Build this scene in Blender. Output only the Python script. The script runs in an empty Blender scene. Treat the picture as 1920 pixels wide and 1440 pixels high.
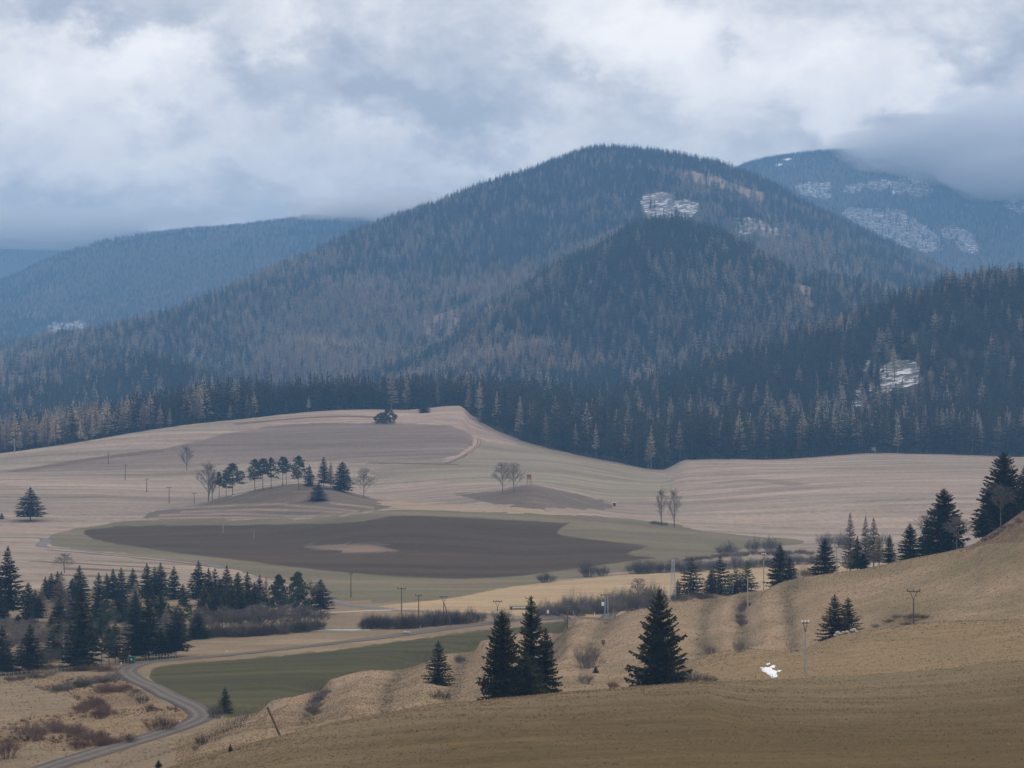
import bpy, math, random
import numpy as np
from mathutils import Vector, Matrix
R = math.radians
C = bpy.context.scene.collection
SC = bpy.context.scene

# ------------------------------------------------------------------ camera
F = 5444.0          # focal length in photo pixels (photo 1920 x 1440)
CX, YH, CZ = 960.0, 780.0, 60.0
cam = bpy.data.cameras.new('camera')
cam.sensor_width = 36.0
cam.lens = 36.0 * F / 1920.0
cam.shift_y = (YH - 720.0) / 1920.0
cam.clip_start = 0.5
cam.clip_end = 60000.0
camo = bpy.data.objects.new('camera', cam)
camo.location = (0, 0, CZ)
camo.rotation_euler = (R(90), 0, 0)
C.objects.link(camo)
SC.camera = camo

# ------------------------------------------------------------------ render settings
SC.render.engine = 'CYCLES'
SC.view_settings.view_transform = 'Standard'
SC.view_settings.look = 'None'
SC.view_settings.exposure = 0.03
SC.view_settings.gamma = 1.0
SC.view_settings.use_curve_mapping = False
cy = SC.cycles
cy.max_bounces = 6
cy.diffuse_bounces = 2
cy.glossy_bounces = 1
cy.transmission_bounces = 2
cy.volume_bounces = 4
cy.transparent_max_bounces = 8
cy.use_denoising = True
cy.denoiser = 'OPENIMAGEDENOISE'
cy.sample_clamp_indirect = 4.0
cy.use_adaptive_sampling = False

# ------------------------------------------------------------------ node helper
class NT:
    def __init__(s, tree):
        s.t = tree
        s.n = tree.nodes
        s.n.clear()
    def new(s, typ, **kw):
        nd = s.n.new(typ)
        ins = kw.pop('ins', {})
        for k, v in kw.items():
            setattr(nd, k, v)
        for k, v in ins.items():
            s.put(nd.inputs[k], v)
        return nd
    def put(s, sock, v):
        if isinstance(v, bpy.types.NodeSocket):
            s.t.links.new(v, sock)
        elif isinstance(v, bpy.types.Node):
            s.t.links.new(v.outputs[0], sock)
        else:
            if hasattr(sock, 'default_value') and sock.type == 'RGBA' and len(v) == 3:
                v = (*v, 1)
            sock.default_value = v
    def math(s, op, a, b=None, c=None, clamp=False):
        nd = s.new('ShaderNodeMath', operation=op, use_clamp=clamp)
        s.put(nd.inputs[0], a)
        if b is not None: s.put(nd.inputs[1], b)
        if c is not None: s.put(nd.inputs[2], c)
        return nd.outputs[0]
    def vec(s, op, a, b=None):
        nd = s.new('ShaderNodeVectorMath', operation=op)
        s.put(nd.inputs[0], a)
        if b is not None: s.put(nd.inputs[1], b)
        return nd.outputs[0]
    def noise(s, vec, scale=1, detail=3, rough=.55, dist=0):
        nd = s.new('ShaderNodeTexNoise', ins={'Scale': scale, 'Detail': detail, 'Roughness': rough, 'Distortion': dist})
        s.put(nd.inputs['Vector'], vec)
        return nd.outputs['Fac']
    def ramp(s, fac, stops, interp='LINEAR'):
        nd = s.new('ShaderNodeValToRGB')
        cr = nd.color_ramp
        cr.interpolation = interp
        while len(cr.elements) < len(stops): cr.elements.new(.5)
        for e, (p, c) in zip(cr.elements, stops):
            e.position = p
            e.color = (*c, 1) if len(c) == 3 else c
        s.put(nd.inputs[0], fac)
        return nd.outputs[0]
    def mix(s, fac, a, b, mode='MIX'):
        nd = s.new('ShaderNodeMix', data_type='RGBA', blend_type=mode)
        s.put(nd.inputs[0], fac); s.put(nd.inputs[6], a); s.put(nd.inputs[7], b)
        return nd.outputs[2]
    def mapr(s, v, a, b, c=0., d=1., smooth=False):
        nd = s.new('ShaderNodeMapRange', interpolation_type='SMOOTHSTEP' if smooth else 'LINEAR', clamp=True)
        s.put(nd.inputs[0], v)
        for i, q in enumerate((a, b, c, d)): nd.inputs[1 + i].default_value = q
        return nd.outputs[0]

# ------------------------------------------------------------------ sky
w = bpy.data.worlds.new('World')
SC.world = w
w.use_nodes = True
nt = NT(w.node_tree)
SUN_EL, SUN_AZ = R(36), R(62)        # azimuth from the view direction, to the right
sky = nt.new('ShaderNodeTexSky', sky_type='NISHITA', sun_disc=False, sun_elevation=SUN_EL, sun_rotation=SUN_AZ)
tc = nt.new('ShaderNodeTexCoord').outputs['Generated']
sp = nt.new('ShaderNodeSeparateXYZ', ins={0: tc})
az = nt.math('MULTIPLY', nt.math('ARCTAN2', sp.outputs[0], sp.outputs[1]), 57.2958)
el = nt.math('MULTIPLY', nt.math('ARCSINE', sp.outputs[2]), 57.2958)
ae = nt.new('ShaderNodeCombineXYZ', ins={0: az, 1: el}).outputs[0]
wn = nt.new('ShaderNodeTexNoise', ins={'Vector': nt.vec('MULTIPLY', tc, (1, 1, 1.5)), 'Scale': 30., 'Detail': 7., 'Roughness': .62})
warp = nt.vec('MULTIPLY', nt.vec('SUBTRACT', wn.outputs['Color'], (.5, .5, .5)), (4.4, 3.4, 0))
aw = nt.vec('ADD', ae, warp)
# the cloud masses where they stand: azimuth, elevation (degrees), half widths, how bright
def deg(px, py): return (math.degrees(math.atan((px - CX) / F)), math.degrees(math.atan((YH - py) / F)))
blobs = [(270, 120, 150, 75, .50), (90, 190, 200, 80, .40), (260, 200, 90, 50, .20), (500, 215, 150, 60, .16), (1190, 70, 260, 110, .40), (1530, 110, 240, 110, .42),
         (1760, 200, 220, 75, .34), (455, 110, 120, 60, -.22), (770, 175, 320, 95, -.40), (1400, 85, 75, 55, -.24), (1890, 90, 110, 130, -.38),
         (1700, 265, 330, 60, -.30), (1130, 185, 230, 60, -.12), (860, 60, 160, 60, -.12), (110, 15, 300, 60, -.36), (900, 290, 420, 70, .16), (560, 60, 120, 50, .14),
         (1290, 40, 100, 60, .12), (300, 300, 420, 70, .24), (100, 410, 500, 40, -.15)]
acc = .40
for bx, by, sx, sy, am in blobs:
    a0, e0 = deg(bx, by)
    kx, ky = 1 / (sx * .01052 * 1.5), 1 / (sy * .01052 * 1.5)
    v = nt.vec('MULTIPLY', nt.vec('SUBTRACT', aw, (a0, e0, 0)), (kx, ky, 0))
    g = nt.new('ShaderNodeTexGradient', gradient_type='QUADRATIC_SPHERE')
    nt.put(g.inputs[0], v)
    acc = nt.math('MULTIPLY_ADD', g.outputs['Fac'], am * 1.45, acc)
n1 = nt.noise(nt.vec('MULTIPLY', tc, (1, 1, 1.35)), 21., 9., .64, .3)
acc = nt.math('MULTIPLY_ADD', nt.math('SUBTRACT', n1, .5), 1.2, acc)
ccol = nt.ramp(acc, [(0., (6.4, 6.1, 6.1)), (.28, (9.4, 8.8, 8.4)), (.54, (13.2, 12.2, 11.2)), (.92, (15.9, 14.6, 13.2))])
skyc = nt.mix(nt.mapr(acc, .12, .40, .90, .985), sky.outputs[0], ccol)
bg = nt.new('ShaderNodeBackground', ins={'Color': skyc, 'Strength': .1})
nt.new('ShaderNodeOutputWorld', ins={0: bg.outputs[0]})
w.cycles.sampling_method = 'MANUAL'
w.cycles.sample_map_resolution = 512

sun = bpy.data.lights.new('sun', 'SUN')
sun.energy = 1.5
sun.angle = R(14)
sun.color = (1, .87, .70)
suno = bpy.data.objects.new('sun', sun)
d = Vector((math.sin(SUN_AZ) * math.cos(SUN_EL), math.cos(SUN_AZ) * math.cos(SUN_EL), math.sin(SUN_EL)))
suno.rotation_euler = d.to_track_quat('Z', 'Y').to_euler()
C.objects.link(suno)

# ------------------------------------------------------------------ object helpers
def tag(o, label=None, cat=None, group=None, kind=None):
    if label: o['label'] = label
    if cat: o['category'] = cat
    if group: o['group'] = group
    if kind: o['kind'] = kind
    return o
def mesh(name, v, f, mats=None, mi=None, smooth=False):
    me = bpy.data.meshes.new(name)
    v = np.asarray(v, dtype=np.float32)
    if isinstance(f, np.ndarray):
        nf = len(f); k = f.shape[1]
        me.vertices.add(len(v)); me.vertices.foreach_set('co', v.ravel())
        me.loops.add(nf * k); me.loops.foreach_set('vertex_index', f.astype(np.int32).ravel())
        me.polygons.add(nf); me.polygons.foreach_set('loop_start', np.arange(0, nf * k, k, dtype=np.int32))
        me.update(calc_edges=True)
    else:
        me.from_pydata([tuple(map(float, p)) for p in v], [], f)
    for m in (mats or []): me.materials.append(m)
    if mi is not None: me.polygons.foreach_set('material_index', np.asarray(mi, dtype=np.int32))
    if smooth: me.polygons.foreach_set('use_smooth', np.ones(len(me.polygons), dtype=bool))
    me.validate()
    return me
def obj(name, me, parent=None, loc=(0, 0, 0)):
    o = bpy.data.objects.new(name, me)
    C.objects.link(o)
    o.location = loc
    if parent: o.parent = parent
    return o
def empty(name, loc, label, cat, group=None, rz=0, ry=0, scale=(1, 1, 1)):
    o = obj(name, None, None, loc)
    o.rotation_euler = (0, ry, rz)
    o.scale = scale
    return tag(o, label, cat, group)
class MB:
    """collects boxes, tubes and lumps into one mesh"""
    def __init__(s): s.v = []; s.f = []
    def add(s, v, f):
        b = len(s.v); s.v += [tuple(p) for p in v]; s.f += [tuple(i + b for i in q) for q in f]
    def box(s, c, h, M=None):
        P = [Vector((x * h[0], y * h[1], z * h[2])) for z in (-1, 1) for y in (-1, 1) for x in (-1, 1)]
        if M: P = [M @ p for p in P]
        s.add([p + Vector(c) for p in P], [(0, 2, 3, 1), (4, 5, 7, 6), (0, 1, 5, 4), (2, 6, 7, 3), (0, 4, 6, 2), (1, 3, 7, 5)])
    def tube(s, a, b, ra, rb, n=6):
        a, b = Vector(a), Vector(b); d = (b - a).normalized()
        u = d.orthogonal().normalized(); w_ = d.cross(u)
        ring = lambda c, r: [c + (u * math.cos(t) + w_ * math.sin(t)) * r for t in (2 * math.pi * i / n for i in range(n))]
        v = ring(a, ra) + ring(b, rb)
        f = [(i, (i + 1) % n, n + (i + 1) % n, n + i) for i in range(n)] + [tuple(range(n - 1, -1, -1)), tuple(range(n, 2 * n))]
        s.add(v, f)
    def lump(s, c, r, rng, sub=1):
        import bmesh
        bm = bmesh.new(); bmesh.ops.create_icosphere(bm, subdivisions=sub, radius=1)
        v = [Vector((p.co.x * r[0], p.co.y * r[1], p.co.z * r[2])) * rng.uniform(.78, 1.15) + Vector(c) for p in bm.verts]
        f = [tuple(q.index for q in fc.verts) for fc in bm.faces]; bm.free()
        s.add(v, f)
    def build(s, name, m, parent=None, smooth=False):
        return obj(name, mesh(name, s.v, s.f, [m], smooth=smooth), parent)

# ------------------------------------------------------------------ materials
def pmat(name, col, rough=.85, var=.25, scale=1., metal=0., spec=.2, rnd=0.):
    m = bpy.data.materials.new(name); m.use_nodes = True
    t = NT(m.node_tree)
    co = t.new('ShaderNodeTexCoord').outputs['Object']
    n = t.noise(co, scale, 4, .6)
    f = t.mapr(n, .3, .7, 1 - var, 1 + var)
    if rnd:
        oi = t.new('ShaderNodeObjectInfo')
        f = t.math('MULTIPLY', f, t.mapr(oi.outputs['Random'], 0, 1, 1 - rnd, 1 + rnd))
    c = t.vec('SCALE', col); 
    c.node.inputs[0].default_value = col; t.put(c.node.inputs['Scale'], f)
    b = t.new('ShaderNodeBsdfPrincipled', ins={'Base Color': c, 'Roughness': rough, 'Metallic': metal, 'Specular IOR Level': spec})
    t.new('ShaderNodeOutputMaterial', ins={0: b.outputs[0]})
    return m
def leafmat(name, c1, c2, c3=None, world_scale=.012, rnd=.35, trans=.0):
    """needles or twigs: colour wanders with the tree, inside the crown and over the wood"""
    m = bpy.data.materials.new(name); m.use_nodes = True
    t = NT(m.node_tree)
    oi = t.new('ShaderNodeObjectInfo')
    co = t.new('ShaderNodeNewGeometry').outputs['Position']
    n = t.noise(co, .9, 2, .6)
    col = t.mix(t.mapr(n, .32, .68), c1, c2)
    if c3: col = t.mix(t.mapr(oi.outputs['Random'], .55, 1.), col, c3)
    f = t.mapr(oi.outputs['Random'], 0, 1, 1 - rnd, 1 + rnd)
    f = t.math('MULTIPLY', f, t.mapr(t.noise(oi.outputs['Location'], world_scale, 2, .5), .3, .7, .75, 1.25))
    s_ = t.new('ShaderNodeVectorMath', operation='SCALE', ins={0: col, 'Scale': f})
    b = t.new('ShaderNodeBsdfPrincipled', ins={'Base Color': s_.outputs[0], 'Roughness': .8, 'Specular IOR Level': .12})
    t.new('ShaderNodeOutputMaterial', ins={0: b.outputs[0]})
    return m
def groundmat(name, cols, patch=60., pscale=(1, 1, 1), streak=None, grain=(1.2, .18), edgecol=None, edge=(2., .9), extra=None, bump=.0, rough=1.):
    """dead grass, soil or crop: patches, mowing or plough lines, fine grain"""
    m = bpy.data.materials.new(name); m.use_nodes = True
    t = NT(m.node_tree)
    co = t.new('ShaderNodeTexCoord').outputs['Object']
    p = t.vec('MULTIPLY', co, pscale)
    big = t.noise(p, 1 / patch, 5, .6, .4)
    k = len(cols)
    col = t.ramp(t.mapr(big, .28, .72), [(i / (k - 1), c) for i, c in enumerate(cols)])
    f = t.mapr(t.noise(t.vec('MULTIPLY', co, (1, .55, 1)), 1 / grain[0], 5, .75), .25, .75, 1 - grain[1], 1 + grain[1])
    for st in (streak or []):
        ang, lx, ly, am = st
        mp = t.new('ShaderNodeMapping', vector_type='TEXTURE', ins={'Vector': co, 'Rotation': (0, 0, R(ang)), 'Scale': (lx, ly, ly)})
        sn = t.noise(mp.outputs[0], 1., 3, .6, .15)
        f = t.math('MULTIPLY', f, t.mapr(sn, .3, .7, 1 - am, 1 + am))
    if edgecol:
        at = t.new('ShaderNodeAttribute', attribute_name='edge').outputs['Fac']
        wob = t.math('MULTIPLY_ADD', t.math('SUBTRACT', t.noise(co, .09, 4, .7), .5), edge[0] * 1.6, at)
        col = t.mix(t.mapr(wob, edge[0], 0., 0., edge[1]), col, edgecol)
    if extra: col = extra(t, co, col)
    s_ = t.new('ShaderNodeVectorMath', operation='SCALE', ins={0: col, 'Scale': f})
    b = t.new('ShaderNodeBsdfPrincipled', ins={'Base Color': s_.outputs[0], 'Roughness': rough, 'Specular IOR Level': .05})
    if bump:
        bn = t.new('ShaderNodeBump', ins={'Strength': bump, 'Distance': .3, 'Height': t.noise(co, 1.1, 5, .75)})
        t.put(b.inputs['Normal'], bn.outputs[0])
    t.new('ShaderNodeOutputMaterial', ins={0: b.outputs[0]})
    return m
# ------------------------------------------------------------------ relief
# The ground is a chain of profile lines from the camera's hill to the far range. Each line: (x, distance) and (x, height) pairs.
# Heights are written as the photo row they show at (row 780 is eye level), turned into metres by gz().
def gz(py, Y): return CZ + (YH - py) / F * Y
def vnoise(x, y, s, seed=0):
    x = np.asarray(x, float) / s; y = np.asarray(y, float) / s
    xi = np.floor(x); yi = np.floor(y); fx = x - xi; fy = y - yi
    fx = fx * fx * (3 - 2 * fx); fy = fy * fy * (3 - 2 * fy)
    def h(a, b):
        q = np.sin(a * 127.1 + b * 311.7 + seed * 74.7) * 43758.5453
        return q - np.floor(q)
    return (h(xi, yi) * (1 - fx) + h(xi + 1, yi) * fx) * (1 - fy) + (h(xi, yi + 1) * (1 - fx) + h(xi + 1, yi + 1) * fx) * fy - .5
def pchip_slopes(X, V):
    h = np.diff(X, axis=0); dl = np.diff(V, axis=0) / h
    m = np.zeros_like(V)
    w1 = 2 * h[1:] + h[:-1]; w2 = h[1:] + 2 * h[:-1]
    a, b = dl[:-1], dl[1:]
    ok = a * b > 0
    with np.errstate(all='ignore'):
        mm = (w1 + w2) / (w1 / a + w2 / b)
    m[1:-1] = np.where(ok, mm, 0)
    m[0] = dl[0]; m[-1] = dl[-1]
    return m
def pchip_eval(X, V, M, q, j):
    take = lambda A, jj: np.take_along_axis(A, jj[None], 0)[0]
    x0, x1 = take(X, j), take(X, j + 1); v0, v1 = take(V, j), take(V, j + 1); m0, m1 = take(M, j), take(M, j + 1)
    h = x1 - x0; t = (q - x0) / h
    return v0 * (1 + 2 * t) * (1 - t) ** 2 + v1 * t * t * (3 - 2 * t) + h * (m0 * t * (1 - t) ** 2 + m1 * t * t * (t - 1))
def curve(pts, q):
    P = np.array(sorted(pts), float); q = np.clip(np.asarray(q, float), P[0, 0], P[-1, 0])
    if len(P) == 1: return np.full_like(q, P[0, 1])
    n = q.size
    X = np.repeat(P[:, :1], n, 1); V = np.repeat(P[:, 1:], n, 1)
    if len(P) == 2: return np.interp(q, P[:, 0], P[:, 1])
    M = np.repeat(pchip_slopes(P[:, :1], P[:, 1:]), n, 1)
    j = np.clip(np.searchsorted(P[:, 0], q.ravel(), side='right') - 1, 0, len(P) - 2)
    return pchip_eval(X, V, M, q.ravel(), j).reshape(q.shape)
fl = 52.0 * F                                            # valley floor 52 m below the eye
def floorY(py): return fl / (py - YH)
def floorpy(Y): return YH + fl / Y
CREST2 = [(-500, 1690), (0, 1545), (330, 1441), (540, 1377), (680, 1344), (800, 1321), (960, 1303), (1240, 1282), (1440, 1271), (1500, 1268), (1700, 1258), (1920, 1238), (2420, 1205)]
Y2 = [(-500, 270), (330, 300), (800, 360), (1240, 410), (1920, 420), (2420, 420)]
SLOPE_TOP = [(-500, 1640), (0, 1500), (200, 1440), (330, 1394), (400, 1356), (480, 1325), (542, 1307), (605, 1281), (670, 1264), (742, 1250), (805, 1230), (840, 1224), (890, 1211), (917, 1200), (1000, 1186),
             (1047, 1180), (1066, 1167), (1145, 1153), (1167, 1145), (1210, 1141), (1267, 1126), (1330, 1117), (1400, 1111), (1440, 1102), (1493, 1087), (1573, 1077), (1707, 1048), (1800, 1030), (1826, 1021), (1845, 1008), (1868, 994), (1897, 974), (1920, 958), (2020, 925), (2420, 900)]
SLOPE_Y = [(p, floorY(q)) for p, q in SLOPE_TOP if p < 1060] + [(1145, 762), (1267, 740), (1440, 690), (1707, 640), (1920, 610), (2420, 580)]
def off(pts, d): return [(p, q + d) for p, q in pts]
xs_ = [-500, 0, 330, 540, 800, 960, 1150, 1240, 1320, 1440, 1600, 1780, 1920, 2420]
c2 = lambda xs: curve(CREST2, np.array(xs, float))
y2 = lambda xs: curve(Y2, np.array(xs, float))
st = lambda xs: curve(SLOPE_TOP, np.array(xs, float)); sY = lambda xs: curve(SLOPE_Y, np.array(xs, float))
LINES = []
def line(Yp, pyp): LINES.append((Yp, pyp))
line([(0, 2.5)], [(0, 5100)])
line([(0, 60)], [(0, 1800)])
line([(0, 215)], [(-500, 1780), (0, 1620), (340, 1550), (800, 1480), (1240, 1456), (2420, 1440)])
line(Y2, CREST2)
g = c2(xs_); gy = y2(xs_)
line([(x, y + 22) for x, y in zip(xs_, gy)], [(x, v + e) for x, v, e in zip(xs_, g, [10, 10, 10, 11, 12, 12, 12, 10, 1, -12, -20, -24, -26, -24])])
BANK = {1240: 1262, 1320: 1234, 1440: 1216, 1600: 1191, 1780: 1167, 1920: 1163, 2420: 1135}
line([(x, y + 62) for x, y in zip(xs_, gy)], [(x, BANK.get(x, v - 14)) for x, v in zip(xs_, g)])
line([(x, y + 88) for x, y in zip(xs_, gy)], [(x, (BANK[x] + 9 if x > 1300 else BANK[x] - 10) if x in BANK else v - 26) for x, v in zip(xs_, g)])
line(SLOPE_Y, SLOPE_TOP)
xl = [-500, 0, 200, 400, 600, 800, 917, 1000, 1066, 1145, 1267, 1440, 1600, 1707, 1800, 1920, 2420]
a = st(xl); b = sY(xl)
line([(x, y + 40) for x, y in zip(xl, b)], [(x, floorpy(y + 40) if x < 1060 else (v + 2 if x < 1200 else v + 13)) for x, y, v in zip(xl, b, a)])
line([(0, 865)], [(0, floorpy(865))])
line([(0, 965)], [(-500, 1055), (0, 1058), (500, 1074), (900, 1084), (1300, 1072), (1600, 1060), (2420, 1055)])
line([(0, 1250)], [(-500, 975), (0, 985), (200, 990), (480, 980), (700, 958), (960, 963), (1240, 986), (1500, 1000), (2420, 990)])
line([(0, 1340)], [(-500, 925), (0, 948), (200, 948), (300, 950), (380, 942), (430, 930), (500, 914), (560, 906), (620, 912), (690, 932), (760, 938), (850, 935), (940, 920), (990, 911), (1060, 930), (1150, 952), (1240, 955), (1600, 940), (2420, 930)])
line([(0, 1440)], [(-500, 905), (0, 925), (200, 926), (300, 930), (380, 930), (430, 926), (500, 915), (560, 910), (620, 914), (690, 925), (760, 922), (850, 914), (940, 909), (990, 908), (1060, 915), (1150, 927), (1240, 928), (1600, 908), (2420, 900)])
line([(0, 1580)], [(-500, 905), (0, 886), (350, 881), (850, 862), (1000, 866), (1240, 897), (1290, 884), (1500, 878), (2420, 868)])
EDGE = [(-500, 905), (0, 850), (130, 832), (300, 804), (450, 788), (630, 769), (760, 766), (860, 757), (885, 775), (950, 815), (1050, 845), (1150, 866), (1240, 881), (1290, 862), (1480, 860), (1640, 849), (1920, 855), (2420, 850)]
EDGE_Y = [(-500, 1680), (0, 1700), (630, 1850), (860, 1900), (950, 1780), (1150, 1670), (1290, 1660), (1640, 1720), (2420, 1720)]
line(EDGE_Y, EDGE)
line([(0, 1980)], [(-500, 915), (0, 864), (300, 818), (630, 779), (860, 762), (1000, 770), (1150, 792), (1280, 800), (1600, 775), (1920, 765), (2420, 755)])
line([(0, 2350)], [(-500, 880), (0, 858), (300, 838), (630, 800), (860, 785), (1000, 790), (1150, 780), (1240, 750), (1400, 698), (1600, 644), (1700, 604), (1800, 574), (1920, 562), (2420, 535)])
line([(0, 2620)], [(-500, 850), (0, 815), (300, 795), (630, 765), (860, 755), (1000, 770), (1150, 790), (1240, 775), (1600, 690), (1920, 625), (2420, 600)])
line([(0, 3300)], [(-500, 805), (0, 770), (200, 750), (400, 732), (600, 722), (700, 712), (780, 690), (850, 655), (930, 603), (1000, 562), (1100, 507), (1180, 452), (1250, 431), (1330, 441), (1400, 481), (1480, 521), (1560, 551), (1640, 567), (1700, 592), (1800, 650), (1920, 680), (2420, 740)])
line([(0, 3700)], [(-500, 790), (0, 735), (200, 700), (400, 682), (700, 668), (850, 628), (930, 598), (1000, 572), (1100, 525), (1180, 485), (1250, 472), (1330, 482), (1400, 512), (1500, 548), (1640, 592), (1800, 664), (1920, 690), (2420, 745)])
line([(-500, 3900), (0, 4100), (400, 4400), (1130, 5000), (2420, 5000)], [(-500, 780), (-100, 735), (0, 712), (100, 686), (250, 624), (400, 571), (560, 499), (700, 434), (860, 375), (1000, 325), (1060, 303), (1130, 289), (1200, 299), (1300, 319), (1400, 344), (1500, 389), (1600, 434), (1700, 489), (1760, 515), (1850, 570), (1920, 602), (2420, 720)])
line([(0, 5500)], [(-500, 640), (-100, 640), (0, 644), (80, 648), (150, 656), (220, 680), (400, 625), (700, 485), (1000, 352), (1130, 312), (1300, 338), (1500, 412), (1700, 520), (1800, 560), (1920, 640), (2420, 730)])
line([(0, 6000)], [(-500, 680), (0, 675), (150, 685), (400, 650), (700, 520), (1130, 365), (1500, 455), (1800, 550), (1920, 600), (2420, 660)])
line([(0, 6800)], [(-500, 650), (0, 615), (300, 585), (700, 500), (1130, 425), (1400, 440), (1760, 508), (1920, 522), (2420, 570)])
line([(0, 8000)], [(-500, 610), (0, 532), (100, 492), (200, 459), (300, 439), (450, 419), (600, 405), (700, 404), (850, 420), (1130, 425), (1300, 385), (1400, 318), (1450, 306), (1530, 296), (1600, 288), (1750, 275), (1920, 262), (2420, 235)])
line([(0, 9500)], [(-500, 620), (0, 560), (300, 490), (700, 440), (1130, 450), (1400, 360), (1600, 325), (1920, 300), (2420, 280)])
line([(0, 11000)], [(-500, 400), (0, 428), (250, 436), (450, 460), (700, 470), (1130, 480), (1920, 470), (2420, 470)])
line([(0, 12200)], [(-500, 430), (0, 460), (700, 500), (1130, 500), (2420, 500)])
NL = len(LINES)
def knots(px):
    px = np.asarray(px, float).ravel()
    Y = np.array([curve(l[0], px) for l in LINES]); V = np.array([curve(l[1], px) for l in LINES])
    for j in range(1, NL): Y[j] = np.maximum(Y[j], Y[j - 1] + 8)
    return np.log(Y), V, pchip_slopes(np.log(Y), V)
def relief(x, y):
    a = np.clip((y - 90) / 200, 0, 1)
    r = .55 * vnoise(x, y, 37, 1) + .28 * vnoise(x, y, 13, 2) + .12 * vnoise(x, y, 5.2, 3)
    far = np.clip((y - 1750) / 700, 0, 1)
    px_ = CX + F * x / np.maximum(y, 1.)
    fold = np.clip((4750 - y) / 400, 0, 1) * np.maximum(np.clip((y - 3650) / 300, 0, 1), np.clip((y - 2600) / 300, 0, 1) * np.clip((800 - px_) / 250, 0, 1))
    r = r * a * (1 + far * 1.5) + far * (26 * vnoise(x, y, 330, 4) + 13 * vnoise(x, y, 140, 5)) + np.exp(-((y - 3150) / 330) ** 2) * np.clip((px_ - 820) / 200, 0, 1) * (20 * vnoise(x, y * .5, 62, 8) + 16 * vnoise(x, y * .5, 27, 9)) + fold * (62 * vnoise(x + .35 * y, y * .22, 170, 6) + 30 * vnoise(x + .3 * y, y * .3, 75, 7))
    if BANDXY is not None:
        k = (y > 385) & (y < 790)
        if np.any(k):
            x_ = np.broadcast_to(x, np.shape(r))[k]; y_ = np.broadcast_to(y, np.shape(r))[k]; A_ = np.stack([x_, y_], -1)
            d = np.min([pldist(b_, A_) for b_ in BANDXY], 0)
            r = np.array(r); r[k] -= 1.25 * np.exp(-(d / 4.5) ** 2) - .35 * np.exp(-((d - 9) / 5.) ** 2)
    return r
BANDXY = None
def ground(px, Y):
    """ground height for (photo column, distance)"""
    px = np.asarray(px, float); Y = np.asarray(Y, float)
    sh = np.broadcast(px, Y).shape
    p = np.broadcast_to(px, sh).ravel(); q = np.broadcast_to(Y, sh).ravel()
    X, V, M = knots(p)
    lq = np.log(np.clip(q, 2.6, 12100))
    j = np.clip((X <= lq[None]).sum(0) - 1, 0, NL - 2)
    py = pchip_eval(X, V, M, lq, j)
    return (gz(py, q) + relief((p - CX) / F * q, q)).reshape(sh)
def gxy(x, y):
    x = np.asarray(x, float); y = np.asarray(y, float)
    return ground(CX + F * x / y, y)
YS = np.exp(np.linspace(math.log(120), math.log(9000), 1500))
def vis(px, py, ymin=0, ymax=1e9):
    """where the sight line through a photo point first meets the ground"""
    z = ground(np.full(len(YS), float(px)), YS)
    pr = YH - (z - CZ) / YS * F
    ok = (pr <= py) & (YS >= ymin) & (YS <= ymax)
    if not ok.any(): return float(YS[np.argmin(np.where((YS >= ymin) & (YS <= ymax), pr, 1e9))])
    i = int(np.argmax(ok))
    if i == 0 or pr[i - 1] <= py: return float(YS[i])
    t = (pr[i - 1] - py) / (pr[i - 1] - pr[i])
    return float(YS[i - 1] + t * (YS[i] - YS[i - 1]))
def at(px, Y, dz=0.):
    return Vector(((px - CX) / F * Y, Y, float(ground(px, Y)) + dz))
def atv(px, py, ymin=0, ymax=1e9): return at(px, vis(px, py, ymin, ymax))

def pldist(P, A):
    P = np.asarray(P, float); d = np.full(len(A), 1e9)
    for a, b in zip(P[:-1], P[1:]):
        e = b - a; w_ = A - a
        t = np.clip((w_ @ e) / max(e @ e, 1e-9), 0, 1)
        d = np.minimum(d, np.hypot(*(w_ - t[:, None] * e).T))
    return d
# the balks between the old strip fields: shallow troughs running down the pasture slope
BANDS = [[(800, 1230), (775, 1237), (748, 1262), (730, 1290), (722, 1335)], [(1150, 1150), (1132, 1176), (1116, 1205), (1095, 1250)], [(1338, 1117), (1322, 1150), (1316, 1225)],
         [(1408, 1108), (1386, 1142), (1390, 1172), (1398, 1210)], [(1492, 1088), (1474, 1110), (1480, 1150), (1488, 1215)], [(612, 1282), (590, 1310), (575, 1352)],
         [(893, 1210), (862, 1246), (848, 1312)], [(1066, 1168), (1040, 1205), (1030, 1240)], [(500, 1322), (400, 1378)]]
BANDXY = [np.array([list(atv(p_, q_, 380, 800))[:2] for p_, q_ in b_]) for b_ in BANDS]
# ------------------------------------------------------------------ ground sheet
cols = np.concatenate([np.array([-9000, -6000, -4000, -2500, -1600, -1000, -650, -500, -420, -340, -260, -190, -130, -80, -40]),
                       np.arange(-12, 1933, 4.0), np.array([1960, 2000, 2050, 2110, 2180, 2260, 2340, 2420, 2580, 2900, 3500, 4500, 6000, 8000, 11000])])
Xk, Vk, Mk = knots(np.clip(cols, -500, 2420))
rowsY, rowspy = [], []
NR = [4, 10, 24, 5, 9, 5, 30, 6, 16, 14, 40, 36, 24, 12, 12, 14, 20, 14, 20, 18, 30, 10, 10, 14, 26, 8, 8, 6]
assert len(NR) == NL - 1, (len(NR), NL)
for j in range(NL - 1):
    for k in range(NR[j]):
        q = Xk[j] + (Xk[j + 1] - Xk[j]) * k / NR[j]
        rowsY.append(np.exp(q)); rowspy.append(pchip_eval(Xk, Vk, Mk, q, np.full(len(cols), j)))
rowsY.append(np.exp(Xk[-1])); rowspy.append(Vk[-1])
GY = np.array(rowsY); GPY = np.array(rowspy); GPX = np.repeat(cols[None], len(GY), 0)
GX = (GPX - CX) / F * GY
GZ = gz(GPY, GY) + relief(GX, GY)
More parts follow.
